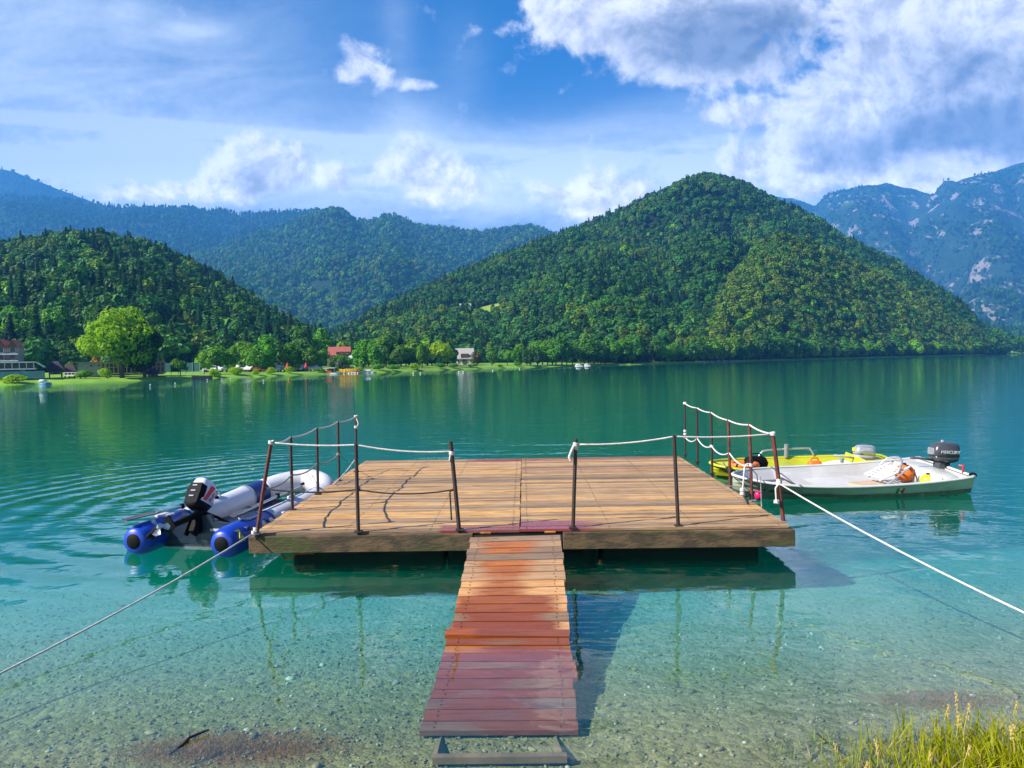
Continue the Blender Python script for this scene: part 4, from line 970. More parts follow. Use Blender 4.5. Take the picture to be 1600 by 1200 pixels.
# ------------------------------------------------------------------ foreground materials
def mat_wood(name, c1, c2, red=(.20, .04, .015), orange=(.46, .14, .015), rough=.62, wetr=.22, grey=(.30, .24, .18)):
    m, nt, out = newmat(name)
    tcn = nd(nt, 'ShaderNodeTexCoord').outputs['Object']
    ti = nd(nt, 'ShaderNodeAttribute', attribute_name='tint').outputs['Fac']
    we = nd(nt, 'ShaderNodeAttribute', attribute_name='wet').outputs['Fac']
    rd = nd(nt, 'ShaderNodeAttribute', attribute_name='red').outputs['Fac']
    off = nd(nt, 'ShaderNodeCombineXYZ', {0: mth(nt, 'MULTIPLY', ti, 37.0), 1: 0.0, 2: mth(nt, 'MULTIPLY', ti, 11.0)}).outputs[0]
    v = nd(nt, 'ShaderNodeVectorMath', {0: tcn, 1: off}, operation='ADD').outputs[0]
    vs_ = nd(nt, 'ShaderNodeMapping', {0: v, 'Scale': (.55, 9, 9)}).outputs[0]
    gr = noise(nt, vs_, 4.5, 8, .65, .6)
    gr2 = noise(nt, nd(nt, 'ShaderNodeMapping', {0: v, 'Scale': (1.6, 6, 6)}).outputs[0], 1.6, 5, .6, .8)
    col = mixc(nt, sstep(nt, gr, .32, .68), c1, c2)
    col = mixc(nt, mth(nt, 'MULTIPLY', sstep(nt, gr2, .50, .70), .75), col, grey)
    # knots
    vo = nd(nt, 'ShaderNodeTexVoronoi', {'Vector': nd(nt, 'ShaderNodeMapping', {0: v, 'Scale': (1.1, 4.2, 4.2)}).outputs[0], 'Scale': 1.25})
    col = mixc(nt, mth(nt, 'MULTIPLY', sstep(nt, vo.outputs['Distance'], .085, .03), .75), col, (.07, .03, .012))
    hv = nd(nt, 'ShaderNodeHueSaturation', {'Color': col, 'Value': mth(nt, 'MULTIPLY_ADD', ti, .95, .5), 'Saturation': mth(nt, 'MULTIPLY_ADD', ti, .3, .85)}).outputs[0]
    wn = noise(nt, nd(nt, 'ShaderNodeMapping', {0: v, 'Scale': (.5, 2.2, 2.2)}).outputs[0], 3.2, 5, .6, .5)
    wn = mth(nt, 'ADD', mth(nt, 'MULTIPLY', wn, .7), mth(nt, 'MULTIPLY', gr, .3))
    wm = sstep(nt, mth(nt, 'ADD', mth(nt, 'MULTIPLY', we, 1.25), mth(nt, 'MULTIPLY', mth(nt, 'SUBTRACT', wn, .5), 1.1)), .36, .74)
    wc = mixc(nt, rd, orange, red)
    wc = mixc(nt, sstep(nt, gr, .4, .75), wc, tuple(x * .6 for x in red))
    col = mixc(nt, mth(nt, 'MULTIPLY', wm, .95), hv, wc)
    h = mth(nt, 'ADD', gr, mth(nt, 'MULTIPLY', gr2, .5))
    bn = nd(nt, 'ShaderNodeBump', {'Height': h, 'Distance': .003, 'Strength': mth(nt, 'MULTIPLY_ADD', wm, -.6, 1.0)})
    b = nd(nt, 'ShaderNodeBsdfPrincipled', {'Base Color': col, 'Roughness': mth(nt, 'MULTIPLY_ADD', wm, wetr - rough, rough), 'Normal': bn.outputs[0], 'Specular IOR Level': .4})
    nt.links.new(b.outputs[0], out.inputs[0])
    return m
M_deck = mat_wood('deck wood', (.205, .112, .048), (.53, .325, .155), red=(.25, .045, .05))
M_gang2 = mat_wood('wet gangway wood', (.19, .075, .025), (.37, .155, .055), red=(.19, .045, .012), orange=(.42, .10, .012), grey=(.26, .13, .07), wetr=.2, rough=.4)
M_gang = mat_wood('gangway wood', (.28, .14, .065), (.46, .28, .15))
M_beam = pm('mossy beam', (.135, .085, .042), (.05, .034, .02), scale=4.5, rough=.85, bump=.008, stretch=(1, 2.5, 2.5), dirt=(.06, .072, .014), dscale=2.2)
M_under = pm('dark wet timber', (.035, .028, .02), (.018, .016, .012), scale=5, rough=.8)
M_float = pm('dark pontoon plastic', (.010, .014, .012), (.006, .008, .007), scale=3, rough=.6, dirt=(.025, .03, .016), dscale=3, spec=.25)
M_rustp = pm('rusty red post', (.16, .035, .022), (.07, .018, .014), scale=14, rough=.65, bump=.002)
M_blackp = pm('black iron post', (.022, .016, .014), (.05, .02, .014), scale=16, rough=.55, bump=.002)
M_rust = pm('orange rust', (.42, .15, .03), (.18, .06, .02), scale=12, rough=.8, bump=.004)
M_galv = pm('galvanised steel', (.42, .42, .42), (.3, .3, .31), scale=12, rough=.45, metal=.6)
M_rope = pm('white rope', (.68, .64, .60), (.48, .45, .42), scale=60, rough=.9, bump=.004, bscale=140)
M_ropeg = pm('grey rope', (.32, .30, .27), (.2, .19, .17), scale=60, rough=.9, bump=.004)
M_rdark = pm('dark cord', (.03, .025, .02), (.02, .02, .02), scale=40, rough=.9)

DM = Matrix.Translation((.06, 8.44, 0)) @ Matrix.Rotation(R(-.9), 4, 'Z')
DT = .36
def D(x, y, z=0): return DM @ Vector((x, y, z))
deck = thing('floating_platform', 'floating wooden swimming platform with iron rail posts at the end of the gangway', 'platform', (.06, 8.44, 0), R(-.9))
def planks(x0, x1, n, pitch, y0, wet, zt, rg, seg=14, th=.03, jit=.006):
    mb = MB(); T, W, RD = [], [], []
    for i in range(n):
        a, b = y0 + i * pitch + rg.uniform(.002, .009), y0 + (i + 1) * pitch - rg.uniform(.003, .012)
        t = rg.random(); dz = rg.uniform(-jit, jit); tl = rg.uniform(-.003, .003)
        e0, e1 = rg.uniform(-.006, .006), rg.uniform(-.006, .006)
        rows = []
        base = len(mb.v)
        for k in range(seg + 1):
            x = lerp(x0 + e0, x1 + e1, k / seg)
            for (yy, zz) in ((a, zt - th), (a, zt - .003), (a + .004, zt), (b - .004, zt), (b, zt - .003), (b, zt - th)):
                mb.v.append(Vector((x, yy, zz + dz + tl * (yy - a) / pitch)))
                w_, r_ = wet(x, (a + b) / 2, i); T.append(t); W.append(w_); RD.append(r_)
        m = 6
        for k in range(seg):
            for j in range(m):
                mb.f.append([base + k * m + j, base + k * m + (j + 1) % m, base + (k + 1) * m + (j + 1) % m, base + (k + 1) * m + j]); mb.m.append(0)
        mb.f.append([base + j for j in range(m)][::-1]); mb.f.append([base + seg * m + j for j in range(m)]); mb.m += [0, 0]
    mb.at = {'tint': ('POINT', T), 'wet': ('POINT', W), 'red': ('POINT', RD)}
    return mb
def wetL(x, y, i):
    w_ = 0
    if y > 5.62 and x > -1.5: w_ = .62 * min(1, (x + 1.5) * 1.2)
    if y < .32 and x > -.9: w_ = .5
    return w_, .9
def wetR(x, y, i):
    if i == 33: return .95 - (.25 if x < .05 else 0), 0.0
    if y < .42: return max(0, .85 - .75 * max(0, x - .25)), .95
    if y > 5.7: return .42, .9
    return 0, .5
pA = planks(-2.96, -.006, 45, .135, 0, wetL, DT, random.Random(2))
pB = planks(.006, 2.97, 45, .135, .0, wetR, DT, random.Random(3))
pA.build('deck_panel', M_deck, deck, world=False); pB.build('deck_panel', M_deck, deck, world=False)
for a, b in ((-3.0, -.52), (.475, 3.01)):
    MB().box(((a + b) / 2, -.03, DT - .125), (b - a, .06, .185)).build('front_beam', M_beam, deck, world=False, bevel=.006)
MB().box((-.02, .05, DT - .11), (.99, .05, .13)).build('cross_beam', M_under, deck, world=False)
for x in (-2.975, 2.985): MB().box((x, 3.03, DT - .125), (.05, 6.05, .185)).build('side_beam', M_beam, deck, world=False, bevel=.006)
MB().box((0, 6.10, DT - .125), (6.0, .06, .185)).build('rear_beam', M_beam, deck, world=False)
mb = MB()
for k in range(9): mb.box((lerp(-2.8, 2.8, k / 8), 3.05, DT - .1), (.07, 5.9, .12))
mb.build('joists', M_under, deck, world=False)
for x, w_ in ((-1.78, 1.80), (.03, 1.78), (1.86, 1.84)):
    MB().box((x, 3.1, -.02), (w_, 5.3, .42)).build('pontoon', M_float, deck, world=False, bevel=.06)
mb = MB(); rg_ = [D(-2.62 + .07 * math.cos(a), .12, .1 + .07 * math.sin(a)) for a in np.linspace(0, 2 * math.pi, 17)]
mb.tube(rg_, .014, 8); mb.build('mooring_ring', M_rust, deck)
MB().box((-2.48, .2, .09), (.26, .05, .05)).build('ring_bracket', M_rust, deck, world=False, bevel=.01)
MB().tube([(-2.94, -.02, .1), (-2.94, -.02, .17)], .018, 6).build('bolt', M_galv, deck, world=False)

# railing posts: (base px, base py, top px, top py, material)
def post(bx, by, tx, ty, m, r=.02):
    b = at(bx, by, DT); t = atd(tx, ty, b.y)
    MB().tube([b + Vector((0, 0, -.06)), b.lerp(t, .5), t], r, 8).build('railing_post', m, deck)
    MB().box(b + Vector((0, 0, .006)), (.085, .085, .012)).build('post_foot', M_galv if m is M_rustp else M_under, deck)
    return b, t
PL = [post(400, 834, 424, 690, M_rustp, .021), post(457, 797, 454, 682, M_blackp), post(497, 772, 495, 668, M_blackp), post(530, 752, 528, 658, M_blackp), post(557, 737, 556, 650, M_blackp)]
PFL = [post(560, 831, 556, 693, M_blackp, .021), post(718, 828, 704, 690, M_blackp, .023)]
PFR = [post(895, 825, 900, 686, M_blackp, .021), post(1060, 822, 1053, 680, M_rustp if False else M_blackp, .021)]
PR = [post(1225, 815, 1207, 676, M_rustp, .024), post(1175, 782, 1171, 662, M_rustp), post(1141, 760, 1138, 655, M_rustp), post(1113, 740, 1111, 643, M_blackp), post(1090, 722, 1089, 636, M_blackp), post(1071, 711, 1070, 629, M_blackp, .016)]
def pt(P, f): return P[0].lerp(P[1], f)
def sagline(A, B, sag, n=9):
    return [A.lerp(B, i / n) - Vector((0, 0, sag * 4 * (i / n) * (1 - i / n))) for i in range(n + 1)]
def rope(name, label, cat, pts_list, m, r=.011, knots=(), group=None):
    mb = MB(); full = []
    for k, (A, B, s) in enumerate(pts_list):
        L = sagline(A, B, s); full += L if k == 0 else L[1:]
    mb.tube(full, r, 7)
    for kp in knots:
        for j in range(3): mb.tube([kp + Vector((.024 * math.cos(a), .024 * math.sin(a), .012 * (j - 1) + .006 * math.sin(a * 2))) for a in np.linspace(0, 6.283, 11)], r * .95, 6)
    return one(name, m, label, cat, mb, group, smooth=True)
def proj(P, px, py): return atd(px, py, P.y)
tops = [pt(p, .99) for p in PL]
rope('railing_rope', 'white top rope sagging along the left railing of the platform', 'rope', [(a, b, .03) for a, b in zip(tops[:-1], tops[1:])] + [(tops[-1], tops[-1] + Vector((.05, -.05, -.12)), 0), (tops[-1] + Vector((.05, -.05, -.12)), pt(PL[4], .78), 0)], M_rope, .010, [tops[0], tops[4], pt(PL[4], .8)])
mid = [pt(PL[0], .49), pt(PL[1], .48), pt(PL[2], .46), pt(PL[3], .45)]
rope('railing_rope', 'lower grey rope sagging along the left railing beside the dinghy', 'rope', [(a, b, .05) for a, b in zip(mid[:-1], mid[1:])], M_ropeg, .010, [mid[3]])
rope('railing_rope', 'white top rope across the front left of the platform to the leaning post', 'rope', [(tops[0], pt(PFL[0], .985), .02), (pt(PFL[0], .985), pt(PFL[1], .89), .035), (pt(PFL[1], .89), pt(PFL[1], .8) + Vector((-.03, -.02, -.02)), -.02)], M_rope, .010, [pt(PFL[1], .87)])
rope('railing_rope', 'dark lower cord across the front left of the platform with a loose hanging end', 'rope', [(mid[0], pt(PFL[0], .48), .035), (pt(PFL[0], .48), pt(PFL[1], .46), .05), (pt(PFL[1], .46), pt(PFL[1], .46) + Vector((-.06, -.02, -.02)), 0), (pt(PFL[1], .46) + Vector((-.06, -.02, -.02)), pt(PFL[1], .46) + Vector((-.05, .0, -.34)), -.01)], M_rdark, .009)
A = PFL[0][1]; q = PL[4]
rope('railing_rope', 'slack white rope hanging from the back left corner post to the platform edge', 'rope', [(pt(q, .5) + Vector((-.0, -.02, 0)), proj(PL[3][0], 545, 722) + Vector((0, .6, 0)), .02), (proj(PL[3][0], 545, 722) + Vector((0, .6, 0)), at(521, 757, DT + .03), .03)], M_rope, .009)
rope('railing_rope', 'thin green string between the two back left posts', 'string', [(pt(PL[3], .44), pt(PL[4], .05), .0)], M_mesh, .004, [pt(PL[4], .08)])
tr_ = [pt(p, .985) for p in PR]
rope('railing_rope', 'thick white top rope along the right railing of the platform', 'rope', [(a, b, .022) for a, b in zip(tr_[:-1], tr_[1:])], M_rope, .0115, [tr_[0], tr_[5]])
rope('railing_rope', 'white top rope across the front right of the platform', 'rope', [(pt(PFR[0], .94), pt(PFR[1], .985), .03), (pt(PFR[1], .985), tr_[0], .02), ][0:2] + [(tr_[0], tr_[0] + Vector((0, 0, .005)), 0)], M_rope, .010, [pt(PFR[0], .94), pt(PFR[0], .9)])
rope('rope_tail', 'frayed white rope end dangling from the top of the front right inner post', 'rope', [(pt(PFR[0], .93) + Vector((-.02, -.03, 0)), pt(PFR[0], .80) + Vector((-.07, -.03, 0)), -.01), (pt(PFR[0], .80) + Vector((-.07, -.03, 0)), pt(PFR[0], .76) + Vector((-.05, -.03, 0)), 0)], M_rope, .016)
ml = [pt(PR[5], .34), pt(PR[4], .43), pt(PR[3], .44), pt(PR[2], .5), pt(PR[1], .46)]
lp = [ml[4], ml[4] + Vector((-.09, -.03, -.02)), ml[4] + Vector((-.12, -.03, -.36))]
rope('railing_rope', 'lower white rope drooping along the right railing and ending in a knot', 'rope', [(a, b, .07) for a, b in zip(ml[:-1], ml[1:])] + [(lp[0], lp[1], -.03), (lp[1], lp[2], 0)], M_rope, .011, [ml[0], ml[0] + Vector((0, 0, .12)), ml[0] + Vector((0, 0, .06)), ml[2], lp[2], lp[2] + Vector((0, 0, .05)), ml[4]])
mt = pt(PR[0], .43)
rope('rope_tail', 'short white rope end hanging down the red right corner post', 'rope', [(mt, mt + Vector((-.05, -.03, -.05)), 0), (mt + Vector((-.05, -.03, -.05)), mt + Vector((-.04, -.03, -.22)), 0)], M_rope, .010, [mt + Vector((-.04, -.03, -.2))])
# shore lines
e1 = atd(1600, 946, 5.6); e2 = mt + (e1 - mt) * 1.35
rope('mooring_rope', 'long white mooring rope from the red right corner post to the bank', 'rope', [(mt, e2, .07)], M_rope, .009, [mt, mt + Vector((0, 0, .03))])
c0 = PL[0][0] + Vector((-.04, -.03, .0)); e1 = atd(0, 1043, 5.4); e2 = c0 + (e1 - c0) * 1.3
rope('mooring_rope', 'thin weathered mooring rope from the left front corner to the bank', 'rope', [(c0, e2, .06)], M_rope, .0085, [c0 + Vector((.03, 0, .02)), PL[0][0] + Vector((0, 0, .05))])
for nm, e in (('mooring_stake', mt + (atd(1600, 946, 5.6) - mt) * 1.35), ('mooring_stake', e2)):
    zb = bed_z(e.x, e.y)
    one(nm, M_rustp, 'iron stake holding the %s mooring rope on the bank' % ('long white' if e.x > 0 else 'thin weathered'), 'stake', MB().tube([(e.x, e.y, zb - .3), (e.x, e.y, max(e.z + .05, zb + .2))], .025, 8))
# loose cord and shackle on the deck edge
a = PR[1][0]
rope('loose_cord', 'dark loose cord lying on the deck edge at the foot of the second right post', 'cord', [(at(1162, 776, DT + .02), at(1178, 768, DT + .08), .02), (at(1162, 776, DT + .02), at(1168, 787, DT + .012), -.01)], M_rdark, .009)

# ------------------------------------------------------------------ gangway
gt = thing('gangway', 'sloping plank gangway running down from the platform into the water', 'gangway', (0, 4.5, 0))
UL, UR = at(736, 839, .33), at(876, 835, .33)
ML, MR = at(704, 984, .03), at(889, 984, .03)
LL, LR = at(655, 1143, -.075), at(901, 1141, -.075)
def ramp(A, B, C, Dd, n, rg, wet, ext=None, th=.035):
    """planks between edge A-B (far) and C-D (near)"""
    mb = MB(); T, W, RD = [], [], []; seg = 10; m = 6
    edges = [0.0]
    for i in range(n): edges.append(edges[-1] + rg.uniform(.85, 1.15))
    edges = [e / edges[-1] for e in edges]
    up = (B - A).cross(A - C).normalized()
    if up.z < 0: up = -up
    for i in range(n):
        s0, s1 = edges[i] + .004 * 1, edges[i + 1] - .006
        l0, l1, r0, r1 = A.lerp(C, s0), A.lerp(C, s1), B.lerp(Dd, s0), B.lerp(Dd, s1)
        ex = (ext or {}).get(i, (rg.uniform(-.008, .012), rg.uniform(-.008, .012), 0, 0))
        dx = (r0 - l0).normalized(); t = rg.random(); base = len(mb.v)
        for k in range(seg + 1):
            f = k / seg
            for which, (sv, zz) in enumerate(((0, -th), (0, -.003), (.03, 0), (.97, 0), (1, -.003), (1, -th))):
                L = l0.lerp(l1, sv) - dx * ex[0]; Q = r0.lerp(r1, sv) + dx * ex[1]
                p = L.lerp(Q, f) + up * (zz + ex[2] + ex[3] * (1 - f))
                mb.v.append(p); w_, r_ = wet(f, (s0 + s1) / 2, i); T.append(t); W.append(w_); RD.append(r_)
        for k in range(seg):
            for j in range(m): mb.f.append([base + k * m + j, base + k * m + (j + 1) % m, base + (k + 1) * m + (j + 1) % m, base + (k + 1) * m + j]); mb.m.append(0)
        mb.f.append([base + j for j in range(m)][::-1]); mb.f.append([base + seg * m + j for j in range(m)]); mb.m += [0, 0]
    mb.at = {'tint': ('POINT', T), 'wet': ('POINT', W), 'red': ('POINT', RD)}
    return mb
def wetU(f, s, i):
    c = 1 - abs(f - .42) * 1.7
    dry = {0: .0, 1: .72, 2: .66, 3: .0, 4: .7, 5: .6, 6: .52, 7: .5, 8: .62, 9: .7, 10: .9, 11: .5, 12: .95}[i]
    return max(0, min(1, c * 1.15)) * dry + (.25 if i >= 9 else 0), min(1, max(0, s * 1.5 - .5))
WD = [.9, .7, .5, .75, .42, .8, .55, .66, .4, .7, .5]
def wetD(f, s, i): return WD[i % 11] + .22 * math.sin(i * 2.3 + f * 5), .8 - .5 * (i == 0) * (f < .3)
ramp(UL, UR, ML, MR, 13, random.Random(8), wetU).build('upper_boards', M_gang, gt)
ramp(ML + Vector((0, -.01, 0)), MR + Vector((0, -.01, 0)), LL, LR, 11, random.Random(9), wetD, {0: (.03, .0, .008, .012), 2: (.0, .0, -.006, 0), 5: (.0, .035, 0, 0), 4: (.0, .03, 0, 0)}).build('lower_boards', M_gang2, gt)
M_frame = pm('wet frame timber', (.22, .15, .08), (.14, .10, .05), scale=6, rough=.5, stretch=(1, .2, 1))
F1, F2 = at(683, 1186, -.06), at(879, 1184, -.06)
for t0, t1, e in ((.16, .2, F1), (.84, .8, F2)):
    a, b, c = UL.lerp(UR, .1 if e is F1 else .9), ML.lerp(MR, .12 if e is F1 else .88), LL.lerp(LR, .14 if e is F1 else .87)
    dn = Vector((0, 0, -.075))
    mb = MB()
    for p, q in ((a + dn, b + dn), (b + dn, c + dn), (c + dn, e + Vector((0, .02, -.01)))):
        mb.tube([p, q], .036, 4)
    mb.build('stringer', M_frame, gt)
dxf = (F2 - F1)
MB().box((F1 + F2) / 2, (dxf.length + .05, .045, .04), rz=math.atan2(dxf.y, dxf.x)).build('end_beam', M_frame, gt)
MB().box((ML + MR) / 2 + Vector((0, 0, -.12)), ((MR - ML).length * .8, .07, .07)).build('cross_beam', M_frame, gt)
nl = MB(); rgn = random.Random(4)
for A_, B_, C_, D_, n_ in ((UL, UR, ML, MR, 13), (ML, MR, LL, LR, 11)):
    for i in range(n_):
        for s_ in (.3, .7):
            for f_ in (.09, .91):
                f2 = f_ + rgn.uniform(-.012, .012); s2 = (i + s_) / n_
                p = A_.lerp(C_, s2).lerp(B_.lerp(D_, s2), f2) + Vector((0, 0, .004))
                nl.loft([(p.x, p.y, p.z, .0065, .0065, 2), (p.x, p.y, p.z + .003, .005, .005, 2)], 7)
nl.build('nails', M_under, gt)
nl = MB()
for i in range(45):
    for x in (-2.86, -1.95, -1.0, -.08, .08, 1.0, 1.95, 2.87):
        for s_ in (.3, .7):
            nl.loft([(x + rgn.uniform(-.012, .012), (i + s_) * .135, DT + .003, .007, .007, 2), (x, (i + s_) * .135, DT + .006, .005, .005, 2)], 6)
nl.build('nails', M_under, deck, world=False)
h0 = D(.0, -.02, DT)
for x in (-.38, .33): MB().tube([D(x - .06, -.05, .335), D(x + .06, -.05, .335)], .014, 8).build('hinge', M_rust, gt)

# ------------------------------------------------------------------ boats
def text_obj(s, size, M, mat, par, nm='lettering', ext=.002, italic=0):
    cu = bpy.data.curves.new(nm, 'FONT'); cu.body = s; cu.size = size; cu.extrude = ext; cu.align_x = 'CENTER'; cu.align_y = 'CENTER'; cu.shear = italic
    o = bpy.data.objects.new(nm + '_tmp', cu); COL.objects.link(o)
    me = bpy.data.meshes.new_from_object(o.evaluated_get(bpy.context.evaluated_depsgraph_get())); me.name = nm
    bpy.data.objects.remove(o)
    I = WM[par].inverted() @ M if par in WM else M
    me.transform(I); me.materials.clear(); me.materials.append(mat)
    ob = bpy.data.objects.new(nm, me); COL.objects.link(ob); ob.parent = par; WM[ob] = WM.get(par, Matrix())
    return ob
M_blue = pm('blue rubber', (.008, .055, .44), (.006, .04, .36), scale=3, rough=.38, spec=.6, rnd=0)
M_lgrey = pm('pale grey rubber', (.60, .59, .62), (.52, .51, .55), scale=2, rough=.42, dirt=(.5, .48, .47), dscale=2)
M_dkblue = pm('dark blue rubber', (.01, .03, .17), (.008, .025, .14), scale=4, rough=.45)
M_black = pm('black rubber', (.007, .007, .008), (.004, .004, .005), scale=6, rough=.65, spec=.1)
M_navy = pm('navy transom', (.010, .022, .045), (.008, .018, .036), scale=4, rough=.4)
M_alu = pm('aluminium', (.58, .58, .60), (.48, .48, .5), scale=14, rough=.35, metal=.7)
M_ywl = pm('yellow print', (.75, .68, .02), (.7, .62, .02), scale=5, rough=.4)
M_lilac = pm('white cowling', (.70, .69, .74), (.66, .65, .72), scale=2, rough=.22)
M_strp = pm('red stripe', (.62, .015, .05), (.6, .015, .045), scale=3, rough=.25)
M_dgrey = pm('dark grey cowling', (.055, .06, .07), (.048, .052, .06), scale=3, rough=.25)
M_silv = pm('silver cowling', (.50, .51, .54), (.45, .46, .49), scale=3, rough=.22, metal=.5)
M_letter = pm('black print', (.02, .02, .03), rough=.4)
M_lettw = pm('white print', (.7, .7, .7), rough=.4)

# inflatable dinghy
Pl, Pr = atd(213, 846, 9.25), atd(346, 850, 8.98)
C0 = (Pl + Pr) / 2; Bw = Vector(((478 - 800) / 1200 * 12.5, 12.5, 0))
fwd = Vector((Bw.x - C0.x, Bw.y - C0.y, 0)); LB = fwd.length; fwd.normalize()
yaw = math.atan2(-fwd.x, fwd.y)
ding = thing('inflatable_dinghy', 'grey and blue inflatable dinghy with tilted outboard moored left of the platform', 'boat', (C0.x, C0.y, 0), yaw)
HB = (Pl - Pr).length / 2
def spline(pts, n):
    pts = [Vector(p) for p in pts]; out = []
    for i in range(len(pts) - 1):
        p0, p1, p2, p3 = pts[max(i - 1, 0)], pts[i], pts[i + 1], pts[min(i + 2, len(pts) - 1)]
        for k in range(n):
            t = k / n
            out.append(.5 * ((2 * p1) + (p2 - p0) * t + (2 * p0 - 5 * p1 + 4 * p2 - p3) * t * t + (3 * p1 - p0 - 3 * p2 + p3) * t ** 3))
    return out + [pts[-1]]
RT_ = .19
for s in (-1, 1):
    st = [(s * HB, -.03, .12), (s * HB, .0, .12), (s * HB, .05, .12), (s * HB, .13, .12), (s * HB, .5, .125), (s * HB, .95, .132)]
    MB().tube(st, [.13, .155, .178, RT_, RT_, RT_], 28).build('stern_tube', M_blue, ding, world=False, smooth=True)
    MB().loft([(s * HB, -.12, -.085, .02, .02, 2), (s * HB, -.12, -.075, .09, .09, 2), (s * HB, -.12, -.02, .135, .135, 2), (s * HB, -.12, .01, .15, .15, 2)], 20,
              Matrix.Translation((s * HB, .04, .12)) @ Matrix.Rotation(R(-90), 4, 'X') @ Matrix.Translation((-s * HB, .12, 0))).build('end_cap', M_black, ding, world=False, smooth=True)
    MB().tube(spline([(s * HB, .95, .132), (s * HB, 1.9, .155), (s * HB, 2.5, .185)], 6), RT_, 28).build('side_tube', M_lgrey, ding, world=False, smooth=True)
    MB().tube(spline([(s * HB, 2.5, .185), (s * HB * .96, 2.72, .2), (s * HB * .88, 2.92, .22)], 5), RT_ * .995, 28).build('bow_patch', M_dkblue if s < 0 else M_lgrey, ding, world=False, smooth=True)
    MB().tube([(s * HB * 1.0 + s * .178, .5, .06), (s * HB + s * .178, 1.6, .09), (s * HB + s * .178, 2.5, .13)], .018, 6).build('rubbing_strake', M_black, ding, world=False)
    MB().tube([(s * HB + s * .189, .3, .115), (s * HB + s * .191, .6, .117), (s * HB + s * .191, .9, .125)], .006, 6).build('pinstripe', M_ywl, ding, world=False)
    MB().box((s * HB, .58, .32), (.16, .2, .03)).build('oarlock_pad', M_lgrey, ding, world=False, bevel=.01)
    MB().tube([(s * HB, 1.62, .33), (s * HB, 1.64, .38), (s * HB, 1.8, .385), (s * HB, 1.82, .34)], .02, 8).build('carry_handle', M_lgrey, ding, world=False)
    MB().loft([(0, 0, 0, .045, .045, 2), (0, 0, .012, .03, .03, 2)], 14, Matrix.Translation((s * (HB - .19), 1.25, .16)) @ Matrix.Rotation(-s * R(90), 4, 'Y')).build('valve', M_greyw, ding, world=False)
MB().tube(spline([(-HB * .88, 2.92, .22), (-HB * .62, 3.2, .27), (-HB * .25, 3.4, .30), (0, 3.44, .31), (HB * .25, 3.4, .30), (HB * .62, 3.2, .27), (HB * .88, 2.92, .22)], 5), RT_ * 1.01, 28).build('bow_tube', M_lgrey, ding, world=False, smooth=True)
MB().box((0, 1.7, .05), (HB * 2 - .3, 2.7, .05)).build('floor', M_navy, ding, world=False)
MB().add([(-HB + .12, .36, -.02), (HB - .12, .36, -.02), (HB - .12, .36, .28), (.24, .36, .30), (.2, .36, .38), (-.2, .36, .38), (-.24, .36, .30), (-HB + .12, .36, .28),
          (-HB + .12, .41, -.02), (HB - .12, .41, -.02), (HB - .12, .41, .28), (.24, .41, .30), (.2, .41, .38), (-.2, .41, .38), (-.24, .41, .30), (-HB + .12, .41, .28)],
         [tuple(range(8)), tuple(range(8, 16))[::-1]] + [(i, i + 8, (i + 1) % 8 + 8, (i + 1) % 8) for i in range(8)]).build('transom', M_navy, ding, world=False)
MB().box((.27, .352, .2), (.14, .012, .03)).build('plate', M_lgrey, ding, world=False)
MB().box((0, .35, -.03), (HB * 1.4, .05, .03)).build('drain_rail', M_alu, ding, world=False)
for s in (-1, 1):
    for q in ((s * HB, .95, .132), (s * HB, 2.5, .185)):
        MB().tube([Vector(q) + Vector(((RT_ + .001) * math.cos(a), 0, (RT_ + .001) * math.sin(a))) for a in np.linspace(0, 2 * math.pi, 33)], .006, 6).build('seam', M_dkblue if q[1] < 1.2 else M_greyw, ding, world=False)
    gl = []
    ys_ = [.3, .75, 1.2, 1.65, 2.1, 2.55]
    for a, b in zip(ys_[:-1], ys_[1:]):
        for k in range(6):
            u = k / 6; gl.append((s * (HB + .165), lerp(a, b, u), .25 - .07 * 4 * u * (1 - u) + .02 * (a > 1.5)))
    MB().tube(gl, .007, 6).build('grab_line', M_ropeg, ding, world=False)
    for y in ys_: MB().box((s * (HB + .145), y, .245), (.06, .07, .05)).build('line_patch', M_dkblue if y < .9 else M_lgrey, ding, world=False, bevel=.01)
# printed emblem on the right tube: a yellow Z with small lettering
DMx = WM[ding]
def tubemap(s, y, ang, r=RT_ + .003):
    return Vector((s * HB + s * r * math.cos(ang), y, .125 + r * math.sin(ang)))
zz = []
def onTube(poly, name, m, y0=.10, a0=R(30), k=1.0):
    bm = bmesh.new(); bm.faces.new([bm.verts.new((u, v, 0)) for u, v in poly])
    bmesh.ops.triangulate(bm, faces=bm.faces[:])
    for _ in range(3): bmesh.ops.subdivide_edges(bm, edges=bm.edges[:], cuts=1, use_grid_fill=True)
    bm.verts.index_update()
    mb = MB().add([tubemap(1, y0 + v.co.x, a0 + v.co.y / RT_, RT_ + .004) for v in bm.verts], [[v.index for v in f.verts] for f in bm.faces])
    bm.free(); mb.build(name, m, ding, world=False, solid=.004)
def emblem_piece(*p): onTube([(a * .07, b * .08) for a, b in p], 'emblem', M_ywl)
emblem_piece((-.9, .75), (.35, .75), (.55, .6), (.55, .42), (-.35, .42), (-.6, .62))
emblem_piece((.55, .42), (.2, .42), (-.55, -.45), (-.55, -.7), (-.2, -.7), (-.05, -.45))
emblem_piece((-.2, -.7), (-.05, -.45), (.45, -.3), (.95, -.7))
for i, (y, lab) in enumerate(((.75, 0),)):
    T = Matrix.Translation(DMx @ tubemap(1, .11, R(4), RT_ + .004)) @ (DMx.to_3x3() @ Matrix(((0, math.cos(R(94)), math.cos(R(4))), (1, 0, 0), (0, math.sin(R(94)), math.sin(R(4)))))).to_4x4()
    text_obj('ZODIAC', .036, T, M_ywl, ding)
